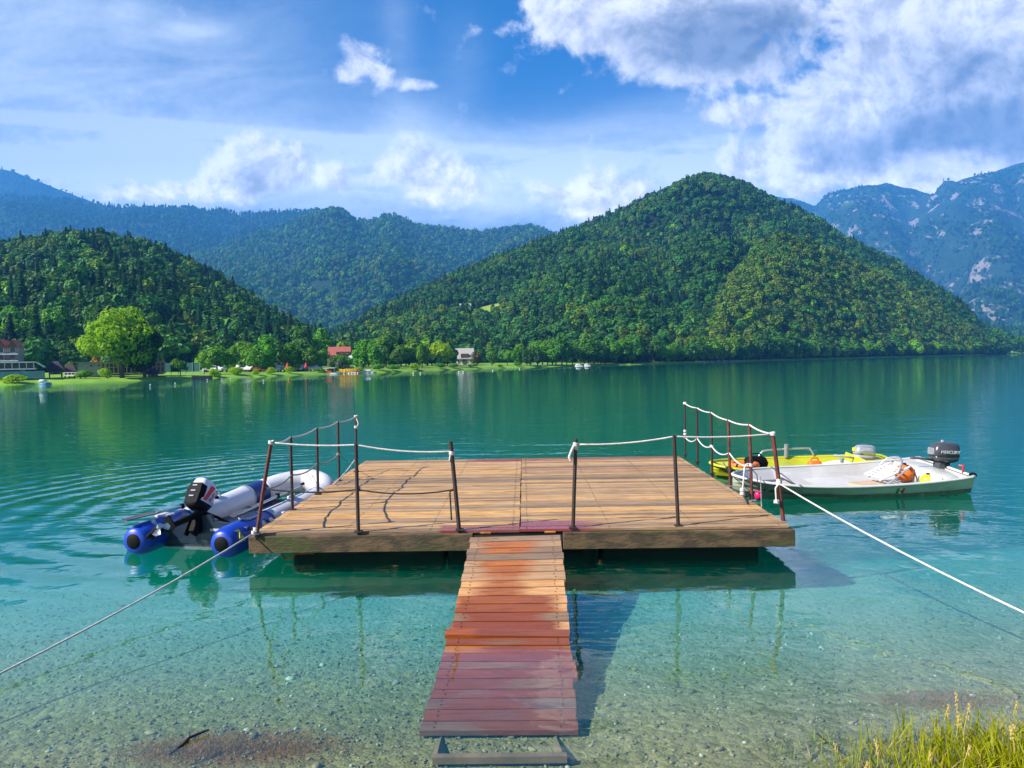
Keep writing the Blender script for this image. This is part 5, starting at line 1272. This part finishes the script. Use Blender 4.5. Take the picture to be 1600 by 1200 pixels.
onTube([(-.12, -.06), (.12, -.06), (.16, .0), (.12, .07), (-.12, .07), (-.17, .01)], 'badge', M_lilac, .78, R(22))
onTube([(-.06, -.02), (.06, -.03), (.04, .04), (-.04, .04)], 'badge', M_dkblue, .78, R(22.5))

def outboard(par, M, cowl, low, cw_=(.14, .22), h=.34, leg=.62, tiller=True, ML_=None):
    """origin at the transom clamp, z up along the engine, y towards the bow"""
    t = bpy.data.objects.new('outboard_motor', None); COL.objects.link(t); t.parent = par; WM[t] = WM[par]
    I = WM[par].inverted() @ M
    IL = WM[par].inverted() @ (ML_ or M)
    def bld(mb, nm, m, lower=False, **k):
        J = IL if nm in ('leg', 'cavitation_plate', 'gearcase', 'propeller') else I
        mb.v = [J @ v for v in mb.v]; return mb.build(nm, m, t, world=False, **k)
    a, b = cw_
    bld(MB().loft([(0, -.05, .07, a * .6, b * .62, 2.6), (0, -.04, .10, a * .9, b * .9, 3.2), (0, -.02, .17, a, b, 3.4)], 24), 'lower_cowl', low, smooth=True)
    bld(MB().loft([(0, -.02, .17, a * 1.02, b * 1.02, 3.4), (0, -.02, .17 + h * .35, a * 1.03, b * 1.04, 3.4), (0, -.03, .17 + h * .75, a * .96, b * .95, 3.2), (0, -.04, .17 + h * .93, a * .8, b * .8, 2.8), (0, -.05, .17 + h, a * .45, b * .5, 2.4)], 24), 'cowling', cowl, smooth=True)
    bld(MB().loft([(0, -.05, -leg, .022, .055, 2.2), (0, -.05, -leg * .55, .028, .06, 2.4), (0, -.05, -.1, .034, .06, 2.6), (0, -.05, .09, .055, .08, 3)], 14), 'leg', low, smooth=True)
    bld(MB().box((0, -.1, -leg * .62), (.16, .24, .015)), 'cavitation_plate', low)
    bld(MB().loft([(0, 0, -.16, .018, .018, 2), (0, 0, -.1, .045, .045, 2), (0, 0, .06, .05, .05, 2), (0, 0, .13, .02, .02, 2)], 14, Matrix.Translation((0, -.08, -leg * .86)) @ Matrix.Rotation(R(90), 4, 'X')), 'gearcase', low, smooth=True)
    mb = MB()
    for k in range(3):
        Tm = Matrix.Translation((0, -.2, -leg * .86)) @ Matrix.Rotation(R(120 * k + 20), 4, 'Y') @ Matrix.Rotation(R(28), 4, 'Z')
        mb.add([(-.012, -.006, .02), (.03, -.004, .06), (.045, 0, .11), (.0, .002, .13), (-.045, .004, .1), (-.03, .002, .05), (.0, .012, .07)], [(0, 1, 6), (1, 2, 6), (2, 3, 6), (3, 4, 6), (4, 5, 6), (5, 0, 6)], Tm)
    mb.tube([(0, -.24, -leg * .86), (0, -.16, -leg * .86)], .03, 10)
    bld(mb, 'propeller', M_alu)
    bld(MB().box((0, .06, -.06), (.17, .1, .26)).box((-.07, .02, -.12), (.03, .08, .24)).box((.07, .02, -.12), (.03, .08, .24)), 'clamp_bracket', low, bevel=.012)
    for x in (-.06, .06): bld(MB().tube([(x, .11, -.09), (x, .2, -.09)], .012, 6).tube([(x - .03, .2, -.09), (x + .03, .2, -.09)], .009, 6), 'clamp_screw', M_alu)
    if tiller: bld(MB().tube([(.03, .12, .09), (.05, .3, .11), (.06, .52, .12)], [.022, .018, .022], 8), 'tiller', low, smooth=True)
    bld(MB().ball((0, b * .9, .17 + h * .55), (.022, .02, .022), 8, 6), 'starter_grip', low)
    return t, I
piv = DMx @ Vector((0.0, .36, .36))
prop = atd(236, 838, 8.95)
def frame(up, f):
    fy = (f - up * f.dot(up)).normalized(); M = Matrix((fy.cross(up).normalized(), fy, up)).transposed().to_4x4(); M.translation = piv; return M
upl = (piv - prop).normalized(); MLg = frame(upl, Vector((fwd.x + .1, fwd.y, 0)))
up = Vector((.16, .52, .84)).normalized()
fy = Vector((fwd.x + .18, fwd.y, 0)) - up * Vector((fwd.x + .18, fwd.y, 0)).dot(up); fy.normalize()
# when tilted the engine pitches forward: its rear (and leg) points back over the stern
rx = fy.cross(up).normalized()
MO = Matrix((rx, fy, up)).transposed().to_4x4(); MO.translation = piv
om, I = outboard(ding, MO, M_lilac, M_black, (.118, .15), .30, (piv - prop).length / .9, True, MLg)
def opart(mb, nm, m, par=om):
    mb.v = [I @ v for v in mb.v]; return mb.build(nm, m, par, world=False)
opart(MB().add([(-.095, -.172, .12), (.095, -.172, .12), (.108, -.184, .28), (.085, -.18, .38), (-.085, -.18, .38), (-.108, -.184, .28), (-.108, -.1, .12), (.108, -.1, .12), (.1215, -.1, .28), (.114, -.1, .36), (-.114, -.1, .36), (-.1215, -.1, .28)],
               [tuple(range(6)), tuple(range(6, 12))[::-1]] + [(i, (i + 1) % 6, (i + 1) % 6 + 6, i + 6) for i in range(6)]), 'rear_panel', M_black)
opart(MB().add([(.1245, -.1, .19), (.1245, -.045, .19), (.1245, .03, .39), (.1235, -.04, .39), (.11, -.1, .19), (.11, -.045, .19), (.11, .03, .39), (.11, -.04, .39)], [(0, 1, 2, 3), (4, 7, 6, 5), (0, 4, 5, 1), (1, 5, 6, 2), (2, 6, 7, 3), (3, 7, 4, 0)]), 'stripe', M_strp)
for k in range(3): opart(MB().box((0, -.186, .2 + .07 * k), (.07, .012, .014)), 'vent_slat', M_greyw)
TT = MO @ Matrix.Translation((.1255, .05, .30)) @ Matrix(((0, 0, 1, 0), (.45, -.9, 0, 0), (.9, .45, 0, 0), (0, 0, 0, 1)))
text_obj('SUZUKI', .065, TT, M_letter, om, 'lettering')
M_bladeg = pm('grey oar blade', (.10, .10, .115), (.07, .07, .08), scale=5, rough=.5)
def oar(pa, pb, label, wide_up):
    t = thing('oar', label, 'oar', pb, 0, 'aluminium oars on the dinghy')
    d = (pb - pa).normalized()
    MB().tube([pa.lerp(pb, .33), pb], .017, 8).build('shaft', M_alu, t)
    side = d.cross(Vector((0, 0, 1))).normalized(); upv = side.cross(d)
    L = (pb - pa).length * .36; mb = MB(); rows = []
    for s, w_ in ((0, .045), (.2, .075), (.75, .075), (1, .03)):
        c = pa + d * L * s; rows.append([c - side * w_ + upv * .012, c, c + side * w_ + upv * .012])
    mb.grid(rows).build('blade', M_bladeg, t, solid=.012)
    MB().tube([pb, pb + d * .1], .022, 8).build('grip', M_black, t)
    MB().loft([(0, 0, -.03, .03, .03, 2), (0, 0, .03, .03, .03, 2)], 10, Matrix.Translation(pa.lerp(pb, .62))).build('collar', M_black, t)
oar(DMx @ Vector((-HB - .10, -.05, .37)), DMx @ Vector((-HB + .1, 1.5, .37)), 'grey oar on the far tube of the dinghy, blade over the stern', True)
oar(DMx @ Vector((HB - .05, .32, .375)), DMx @ Vector((HB - .12, 2.25, .45)), 'grey oar along the tube of the dinghy nearest the platform', True)
rope('mooring_line', 'thin grey line from the dinghy bow to the left railing', 'rope', [(DMx @ Vector((.1, 3.2, .5)), pt(PL[2], .12), .05)], M_ropeg, .006)

# rigid boats
def hull_sections(L, st):
    return st
def boat(name, label, bow, stern, beam, stations, m_out, m_in, m_rim, heel, group=None, floor=.1, rim=.03, bottom=None):
    """stations: (t, half beam, sheer z, chine half, chine z, keel z); t 0 at the bow"""
    ax = Vector((stern.x - bow.x, stern.y - bow.y, 0)); L = ax.length; ax.normalize()
    an = math.atan2(ax.y, ax.x)
    t = thing(name, label, 'boat', (bow.x, bow.y, bow.z), an, group)
    M = WM[t] @ Matrix.Rotation(heel, 4, 'X'); WM[t] = WM[t]
    def tr(mb): mb.v = [M @ v for v in mb.v]; return mb
    rows = []; inn = []
    for (q, b, zs, cb, zc, zk) in stations:
        x = q * L; r = []
        for s in (1, -1):
            seq = [(s * b, zs), (s * lerp(b, cb, .5) * 1.01, lerp(zs, zc, .5)), (s * cb, zc), (s * cb * .55, lerp(zc, zk, .6))]
            r += seq if s == 1 else [(0, zk)] + seq[::-1]
        rows.append([(x, y, z) for y, z in r])
        bi, ci = max(b - .045, .004), max(min(cb, b) - .07, .003)
        zf = max(floor, zk + .03); zf = min(zf, zs - .03)
        inn.append([(x, y, z) for y, z in ((bi, zs - .002), (lerp(bi, ci, .6), lerp(zs, zf, .6)), (ci, zf), (0, zf), (-ci, zf), (-lerp(bi, ci, .6), lerp(zs, zf, .6)), (-bi, zs - .002))])
    mb = MB().grid(rows); k = len(rows[0]); n0 = len(mb.v) - k; mb.f.append(list(range(n0, n0 + k))); mb.m.append(0)
    hull = tr(mb).build('hull', m_out, t, smooth=False)
    xi = L - .07
    inn[-1] = [(xi, y, z) for _, y, z in inn[-1]]
    mb = MB().grid(inn); k = len(inn[0]); n0 = len(mb.v) - k; mb.f.append(list(range(n0, n0 + k))[::-1]); mb.m.append(0)
    tr(mb).build('interior', m_in, t)
    mb = MB(); e1 = [Vector((q * L, b - .015, zs + .004)) for q, b, zs, *_ in stations]; e2 = [Vector((p.x, -p.y, p.z)) for p in e1]
    mb.tube(spline(e1, 4), rim, 8, flat=.75); mb.tube(spline(e2, 4), rim, 8, flat=.75); mb.tube([e1[-1], e2[-1]], rim, 8, flat=.75)
    tr(mb).build('gunwale', m_rim, t, smooth=True)
    return t, M, L
M_hullg = pm('algae stained white hull', (.44, .49, .37), (.33, .39, .29), scale=1.6, rough=.5, dirt=(.22, .28, .17), dscale=2.2, bump=.003, stretch=(1, 1, 2))
M_hully = pm('lime yellow gelcoat', (.50, .50, .014), (.40, .41, .014), scale=2, rough=.35, dirt=(.3, .33, .03), dscale=2)
M_liny = pm('lime yellow inside', (.44, .45, .015), (.34, .36, .02), scale=2, rough=.5)
M_linw = pm('white boat inside', (.52, .51, .50), (.44, .43, .42), scale=1.5, rough=.5, dirt=(.42, .39, .35), dscale=1.3)
M_botl = pm('scummy waterline', (.12, .15, .085), (.05, .065, .04), scale=4, rough=.8, dirt=(.25, .29, .2), dscale=4)
st_w = [(0, .03, .335, .02, .22, .12), (.035, .22, .32, .1, .18, .02), (.12, .46, .295, .28, .12, -.07), (.25, .62, .27, .45, .08, -.1), (.45, .71, .26, .58, .06, -.11), (.7, .73, .275, .63, .06, -.11), (.9, .72, .315, .63, .07, -.1), (1, .70, .35, .62, .08, -.09)]
wb, WMx, WL = boat('rowing_boat', 'weathered white motorboat with grey outboard and folded deck chair, nearest the platform', Vector((3.5, 12.25, 0)), Vector((7.12, 12.65, 0)), 1.4, st_w, M_hullg, M_linw, M_boatw, R(5.5))
def W_(x, y, z): return WMx @ Vector((x * WL, y, z))
def wpart(mb, nm, m, par=wb, **k):
    mb.v = [WMx @ v for v in mb.v]; return mb.build(nm, m, par, **k)
# waterline scum strip follows the hull chine
rows = []
for q, b, zs, cb, zc, zk in st_w[1:]:
    rows.append([(q * WL, -cb - .004, zc + .002), (q * WL, -cb * .55 - .004, lerp(zc, zk, .6) - .004)])
def wl_band(sg):
    rr = []
    for q in np.linspace(.03, .999, 26):
        r_ = []
        for f in (1.0, .72):
            p = side_pt0(q, f); r_.append((p.x, sg * p.y, p.z))
        rr.append(r_)
    return MB().grid(rr)
def side_pt0(q, f):
    qs = [s[0] for s in st_w]; I_ = lambda k: float(np.interp(q, qs, [s[k] for s in st_w]))
    return Vector((q * WL, lerp(I_(1), I_(3), f) * (1 + .01 * (1 - abs(2 * f - 1))) + .005, lerp(I_(2), I_(4), f)))
for sg in (1, -1): wpart(wl_band(sg), 'waterline_band', M_botl, solid=.003)
# stern quarter deck and well
wpart(MB().loft([(0, 0, 0, .3, .62, 3.5), (0, 0, .16, .29, .60, 3.2), (0, 0, .21, .22, .5, 3)], 24, Matrix.Translation((WL - .33, 0, .13))), 'stern_deck', M_boatw, smooth=True)
wpart(MB().box((WL * .865, 0, .2), (.03, 1.25, .25)), 'bulkhead', M_boatw)
wpart(MB().box((WL * .3, 0, .2), (.22, 1.05, .03)), 'thwart', M_linw)
# little Italian tricolour transfer on the side
def side_pt(q, f, off=.004):
    qs = [s[0] for s in st_w]
    b = float(np.interp(q, qs, [s[1] for s in st_w])); zs = float(np.interp(q, qs, [s[2] for s in st_w])); cb = float(np.interp(q, qs, [s[3] for s in st_w])); zc = float(np.interp(q, qs, [s[4] for s in st_w]))
    return Vector((q * WL, -lerp(b, cb, f) * (1 + .01 * (1 - abs(2 * f - 1))) - off, lerp(zs, zc, f)))
M_flagg = pm('green transfer', (.01, .16, .05), rough=.5); M_flagr = pm('red transfer', (.45, .03, .03), rough=.5)
for a, b, m in ((.648, .659, M_flagg), (.659, .671, M_lettw), (.671, .682, M_flagr)):
    mb = MB().add([side_pt(a, .28), side_pt(b, .28), side_pt(b, .75), side_pt(a, .75), side_pt(a, .28, -.01), side_pt(b, .28, -.01), side_pt(b, .75, -.01), side_pt(a, .75, -.01)], [(0, 1, 2, 3), (4, 7, 6, 5), (0, 4, 5, 1), (1, 5, 6, 2), (2, 6, 7, 3), (3, 7, 4, 0)])
    wpart(mb, 'flag_stripe', m)
mb = MB().add([side_pt(.661, .52, .006), side_pt(.672, .40, .006), side_pt(.672, .64, .006), side_pt(.661, .52, -.0), side_pt(.672, .40, -.0), side_pt(.672, .64, -.0)], [(0, 1, 2), (3, 5, 4), (0, 3, 4, 1), (1, 4, 5, 2), (2, 5, 3, 0)])
wpart(mb, 'flag_mark', M_flagr)
# outboard, stern to the right
ax = (WMx.to_3x3() @ Vector((1, 0, 0))).normalized(); upz = Vector((0.06, 0, 1)).normalized()
fy = -(ax - upz * ax.dot(upz)).normalized(); rx = fy.cross(upz)
MO2 = Matrix((rx, fy, upz)).transposed().to_4x4(); MO2.translation = W_(.985, .0, .36)
om2, I2 = outboard(wb, MO2, M_dgrey, M_dgrey, (.14, .225), .23, .5, True)
for s in (1, -1):
    Tn = MO2 @ Matrix.Translation((s * .147, -.03, .245)) @ Matrix(((0, 0, s, 0), (s, 0, 0, 0), (0, 1, 0, 0), (0, 0, 0, 1)))
    if s == 1 and rx.y < 0 or s == -1 and rx.y > 0: text_obj('MERCURY', .075, Tn, M_lettw, om2)
mb = MB().box((0, .212, .25), (.15, .03, .11)); mb.v = [I2 @ v for v in mb.v]; mb.build('face_plate', M_alu, om2, world=False, bevel=.01)
mb = MB().ball((0, .02, .41), (.03, .03, .03), 8, 6); mb.v = [I2 @ v for v in mb.v]; mb.build('filler_cap', M_alu, om2, world=False)
wpart(MB().tube([(WL - .02, -.45, .36), (WL - .02, -.45, .47), (WL - .06, -.4, .47)], .02, 7), 'cleat', M_flagr)
wpart(MB().ball((WL + .02, -.62, .36), (.06, .06, .045), 10, 6), 'corner_fender', M_black)
# things lying in the white boat
def fender(mat, P, r, lab):
    t = thing('buoy', lab, 'buoy', P)
    MB().ball(P, (r, r, r * .92), 20, 14).build('float', mat, t, smooth=True)
    MB().loft([(P.x, P.y, P.z + r * .85, .03, .03, 2), (P.x, P.y, P.z + r * 1.05, .025, .025, 2)], 10).build('eye', M_black, t)
fender(M_ora, W_(.805, .0, .27), .155, 'round orange buoy lying in the white boat beside the deck chair')
fender(M_hully, W_(.85, -.36, .22), .12, 'round yellow buoy lying in the white boat next to the orange one')
ch = thing('deck_chair', 'folded white slatted deck chair leaning in the white boat', 'chair', W_(.6, 0, .2))
c0 = W_(.635, -.30, .24); ex = (ax * .95 + Vector((0, 0, .38))).normalized(); ey = (WMx.to_3x3() @ Vector((0, 1, 0))).normalized()
for s in (0, .42): MB().tube([c0 + ey * s, c0 + ex * .55 + ey * s], .016, 7).build('side_rail', M_wht, ch)
for k in range(6): MB().box(c0 + ex * (.05 + .07 * k) + ey * .21, (.045, .42, .014), rz=math.atan2(ax.y, ax.x)).build('slat', M_wht, ch)
MB().tube(spline([c0 + ex * .3 + ey * -.03, c0 + ex * .42 + ey * .02 + Vector((0, 0, .09)), c0 + ex * .5 + ey * .21 + Vector((0, 0, .12)), c0 + ex * .42 + ey * .42 + Vector((0, 0, .09)), c0 + ex * .3 + ey * .46], 5), .018, 8).build('arm_hoop', M_alu, ch, smooth=True)
MB().tube([c0 + ex * .5 + ey * -.04, c0 + ex * .1 + ey * -.05 + Vector((0, 0, -.1))], .014, 7).build('leg', M_alu, ch)
MB().tube([c0 + ex * .5 + ey * .46, c0 + ex * .1 + ey * .47 + Vector((0, 0, -.1))], .014, 7).build('leg', M_alu, ch)
one('board', M_timber, 'small brown board lying under the deck chair in the white boat', 'board', MB().box(W_(.63, -.05, .12), (.55, .4, .03), rz=math.atan2(ax.y, ax.x) + .2))
# yellow boat
st_y = [(0, .04, .30, .03, .2, .12), (.03, .24, .29, .12, .17, .04), (.12, .44, .27, .3, .1, -.06), (.3, .60, .25, .48, .05, -.09), (.55, .66, .25, .56, .04, -.1), (.8, .65, .26, .56, .04, -.1), (.95, .60, .28, .52, .05, -.09), (1, .56, .27, .48, .07, -.07)]
yb, YMx, YL = boat('motor_boat', 'lime yellow motorboat with silver outboard and rail, behind the white boat', Vector((3.66, 14.2, -.05)), Vector((7.12, 14.25, -.05)), 1.3, st_y, M_hully, M_liny, M_hully, R(4.0), rim=.035)
def Yp_(q, y, z): return YMx @ Vector((q * YL, y, z))
def ypart(mb, nm, m, **k):
    mb.v = [YMx @ v for v in mb.v]; return mb.build(nm, m, yb, **k)
ypart(MB().box((YL * .90, 0, .2), (.42, 1.0, .2)), 'stern_deck', M_hully, bevel=.05)
ypart(MB().box((YL * .80, .1, .24), (.05, .9, .24)), 'bulkhead', M_hully, bevel=.02)
ypart(MB().box((YL * .09, 0, .265), (.3, .5, .02)), 'fore_deck', M_hully, bevel=.008)
ypart(MB().box((YL * .42, 0, .2), (.2, 1.05, .03)), 'thwart', M_liny)
ra = [Vector((YL * .31, .58, .27)), Vector((YL * .33, .60, .36)), Vector((YL * .37, .61, .41)), Vector((YL * .58, .63, .43)), Vector((YL * .61, .63, .40)), Vector((YL * .63, .63, .28))]
ypart(MB().tube(spline(ra, 4), .02, 8), 'grab_rail', M_alu, smooth=True)
ypart(MB().tube([(YL * .47, .60, .26), (YL * .47, .60, .52)], .04, 10), 'rail_post', M_galv)
ypart(MB().tube([(YL * .66, -.35, .1), (YL * .66, -.35, .42)], .035, 10), 'rail_post', M_galv)
ypart(MB().tube([(YL * .14, .44, .28), (YL * .14, .44, .40)], .02, 8), 'cleat', M_galv)
ypart(MB().tube([(YL * .1 + .05, -.1, .285), (YL * .1 + .12, .08, .295), (YL * .1 + .02, .1, .295)], .018, 6), 'fairlead', M_black)
ax = (YMx.to_3x3() @ Vector((1, 0, 0))).normalized(); fy = -(ax - upz * ax.dot(upz)).normalized(); rx = fy.cross(upz)
MO3 = Matrix((rx, fy, upz)).transposed().to_4x4(); MO3.translation = Yp_(.835, .12, .22)
om3, I3 = outboard(yb, MO3, M_silv, M_greyw, (.12, .19), .18, .5, True)
mb = MB().box((0, .172, .26), (.08, .04, .06)); mb.v = [I3 @ v for v in mb.v]; mb.build('badge', M_ywl, om3, world=False, bevel=.006)
bag = thing('bag', 'black bag lying in the bow of the yellow boat', 'bag', Yp_(.25, .1, .3))
P = Yp_(.25, .1, .30); MB().loft([(P.x, P.y, P.z - .14, .2, .13, 3), (P.x, P.y, P.z - .02, .23, .15, 2.6), (P.x, P.y, P.z + .07, .19, .1, 2.6), (P.x, P.y, P.z + .1, .12, .04, 2)], 18).build('body', M_black, bag, smooth=True)
MB().tube(spline([P + Vector((-.12, -.02, .08)), P + Vector((-.06, -.04, .15)), P + Vector((.06, -.04, .15)), P + Vector((.12, -.02, .08))], 5), .012, 6).build('strap', M_black, bag)
ring = [Yp_(.17, -.08, .28) + Vector((.24 * math.cos(a), .2 * math.sin(a), .0)) for a in np.linspace(0, 6.283, 25)]
one('life_ring', M_ora, 'orange life ring lying in the bow of the yellow boat', 'life ring', MB().tube(ring, .05, 10), smooth=True)
P = Yp_(.53, -.25, .24)
cn = thing('fuel_can', 'orange fuel can standing amidships in the yellow boat', 'can', P)
MB().loft([(P.x, P.y, P.z - .1, .12, .08, 4), (P.x, P.y, P.z + .08, .12, .08, 4), (P.x, P.y, P.z + .12, .1, .06, 3)], 16).build('body', M_ora, cn, smooth=False)
MB().tube(spline([P + Vector((-.07, 0, .11)), P + Vector((-.05, 0, .17)), P + Vector((.05, 0, .17)), P + Vector((.07, 0, .11))], 4), .014, 6).build('handle', M_ora, cn)
P = Yp_(.64, -.22, .24)
rows = [[P + Vector((x, y, .05 * math.sin(4 * x + 2 * y) + .05 - .25 * x * x)) for y in np.linspace(-.22, .22, 7)] for x in np.linspace(-.34, .34, 12)]
one('cover_sheet', M_wht, 'crumpled white sheet lying beside the orange can in the yellow boat', 'sheet', MB().grid(rows), smooth=True, solid=.015)
pk = at(1185, 782, .0)
P = atd(1185, 774, 10.9)
t = thing('pink_float', 'small pink float hanging on a cord beside the second right railing post', 'float', P)
MB().ball(P, (.055, .055, .07), 14, 10).build('float', pm('pink plastic', (.75, .01, .14), (.7, .01, .12), scale=4, rough=.4), t, smooth=True)
MB().tube([P + Vector((0, 0, .06)), P + Vector((-.02, 0, .3)), pt(PR[1], .42)], .006, 6).build('cord', M_rdark, t)
rope('mooring_line', 'grey bow line of the white boat looped to the deck edge', 'rope', [(W_(.09, -.3, .36), at(1190, 792, .4), .04)], M_ropeg, .008)
rope('mooring_line', 'dark bow line of the yellow boat tied to the second right railing post', 'rope', [(Yp_(.05, -.2, .36), pt(PR[1], .3), .15)], M_rdark, .007)
# ------------------------------------------------------------------ bank details
PEB = bpy.data.collections.new('bed_pebbles')
for i, (c1, c2) in enumerate((((.27, .215, .11), (.20, .155, .075)), ((.17, .13, .06), (.12, .09, .04)), ((.42, .38, .29), (.34, .31, .22)))):
    mb = rockm(.5, 30 + i); o = mb.build('pebble_%d' % i, pm('pebble', c1, c2, scale=3, rough=.7, rnd=.5), smooth=True); COL.objects.unlink(o); PEB.objects.link(o)
NG_PEB = scatter_group(PEB, 'pebbles')
rg = random.Random(21); pts, ks, scs, rots = [], [], [], []
for i in range(20000):
    y = 3.6 + 5.6 * rg.random() ** 1.25; x = rg.uniform(-.78, .78) * (y + .6)
    s = .010 + .026 * rg.random() ** 4 + (.03 if rg.random() < .008 else 0)
    pts.append((x, y, bed_z(x, y) + s * .12)); ks.append(rg.choices((0, 1, 2), (5, 5, .6))[0]); scs.append((s, s * rg.uniform(.7, 1), s)); rots.append((rg.uniform(-.3, .3), rg.uniform(-.3, .3), rg.uniform(0, 6.28)))
for i in range(120):
    y = 3.7 + 3.6 * rg.random(); x = rg.uniform(-.75, .75) * (y + .6); s = rg.uniform(.035, .085)
    pts.append((x, y, bed_z(x, y) + s * .05)); ks.append(rg.choices((0, 1, 2), (5, 5, 2))[0]); scs.append((s, s * rg.uniform(.6, 1), s * .7)); rots.append((rg.uniform(-.2, .2), rg.uniform(-.2, .2), rg.uniform(0, 6.28)))
scatter('pebbles', pts, ks, scs, rots, NG_PEB, 'rounded pebbles on the shallow lake bed')
M_grass = mat_leaf('shore grass', (.20, .25, .006), (.42, .40, .010), var=.2, trans=.4)
M_seed = pm('dry grass', (.50, .38, .12), (.4, .3, .09), scale=4, rough=.8)
M_weed = mat_leaf('water weed', (.20, .085, .02), (.36, .16, .035), var=.2, trans=.3)
def blades(n, place, hmin, hmax, w_, rg, lean=.45):
    mb = MB()
    for i in range(n):
        x, y, k = place(); z = bed_z(x, y) - .01
        h = rg.uniform(hmin, hmax) * k; a = rg.uniform(0, 6.28); l = rg.uniform(.05, lean) * h; ww = w_ * rg.uniform(.7, 1.3)
        b2 = rg.uniform(0, 6.28); sx, sy = math.cos(b2) * ww, math.sin(b2) * ww
        v = []
        for s, wd in ((0, 1), (.4, .9), (.75, .6), (1, .06)):
            px, py, pz = x + math.cos(a) * l * s * s, y + math.sin(a) * l * s * s, z + h * (s - .12 * s * s)
            v += [(px - sx * wd, py - sy * wd, pz), (px + sx * wd, py + sy * wd, pz)]
        mb.add(v, [(0, 1, 3, 2), (2, 3, 5, 4), (4, 5, 7, 6)])
    return mb
rg = random.Random(31)
dead = pm('dead stems', (.36, .24, .09), (.24, .15, .06), scale=4, rough=.9)
def gp():
    while 1:
        x = rg.gauss(2.7, .66); y = rg.gauss(4.12, .24)
        if x > 1.45 and y < 4.62 and y > 3.3: 
            return x, y, .45 + .55 * max(0, min(1, (x - 1.5) / 1.0))
tag(blades(2700, gp, .05, .30, .0042, rg, .8).build('grass', M_grass), 'yellow green grass tufts on the bank at bottom right', None, None, 'stuff')
tag(blades(350, gp, .05, .26, .0032, rg, 1.1).build('dry_grass', dead), 'bent dead stems among the bank grass', None, None, 'stuff')
mb = MB()
for i in range(26):
    x, y, k = gp(); z = bed_z(x, y); h = rg.uniform(.18, .34) * k; lx = rg.uniform(-.06, .06)
    mb.tube([(x, y, z), (x + lx * .4, y, z + h * .6), (x + lx, y, z + h)], [.002, .0018, .0014], 4)
    for j in range(10):
        s = .72 + .028 * j; a = j * 2.4
        q = Vector((x + lx * s, y, z + h * s)); mb.ball(q + Vector((math.cos(a) * .006, math.sin(a) * .006, 0)), (.004, .004, .009), 5, 4)
tag(mb.build('seed_grass', M_seed), 'dry seed heads standing above the bank grass', None, None, 'stuff')
rg = random.Random(33)
def wp():
    while 1:
        x, y = rg.gauss(-1.75, .36), rg.gauss(4.66, .15)
        if -2.5 < x < -.85 and 4.2 < y < 5.05: return x, y, max(.3, 1 - abs(y - 4.6) * 1.6)
tag(blades(4200, wp, .015, .06, .0022, rg, 1.2).build('water_weed', M_weed), 'brown fuzzy weed in the shallows at bottom left', None, None, 'stuff')
def wp2():
    x, y = rg.gauss(2.9, .24), rg.gauss(5.15, .09); return x, y, 1
tag(blades(1200, wp2, .015, .05, .0022, rg, 1.2).build('water_weed', M_weed), 'dark brown weed in the shallows beyond the grass', None, None, 'stuff')
a, b = at(264, 1179, -.02), at(326, 1140, .02)
one('stick', M_rdark, 'dark bent stick floating in the shallows by the brown weed', 'stick', MB().tube([a, a.lerp(b, .35) + Vector((0, 0, .01)), a.lerp(b, .5) + Vector((-.01, .02, .015)), b], [.008, .011, .010, .006], 7).tube([a.lerp(b, .45), a.lerp(b, .5) + Vector((-.02, .06, .02))], [.006, .003], 5))
a, b = at(1277, 1146, .01), at(1294, 1161, .01)
one('twig', M_rdark, 'short dark twig floating near the bank grass', 'twig', MB().tube([a, b], [.006, .004], 6))
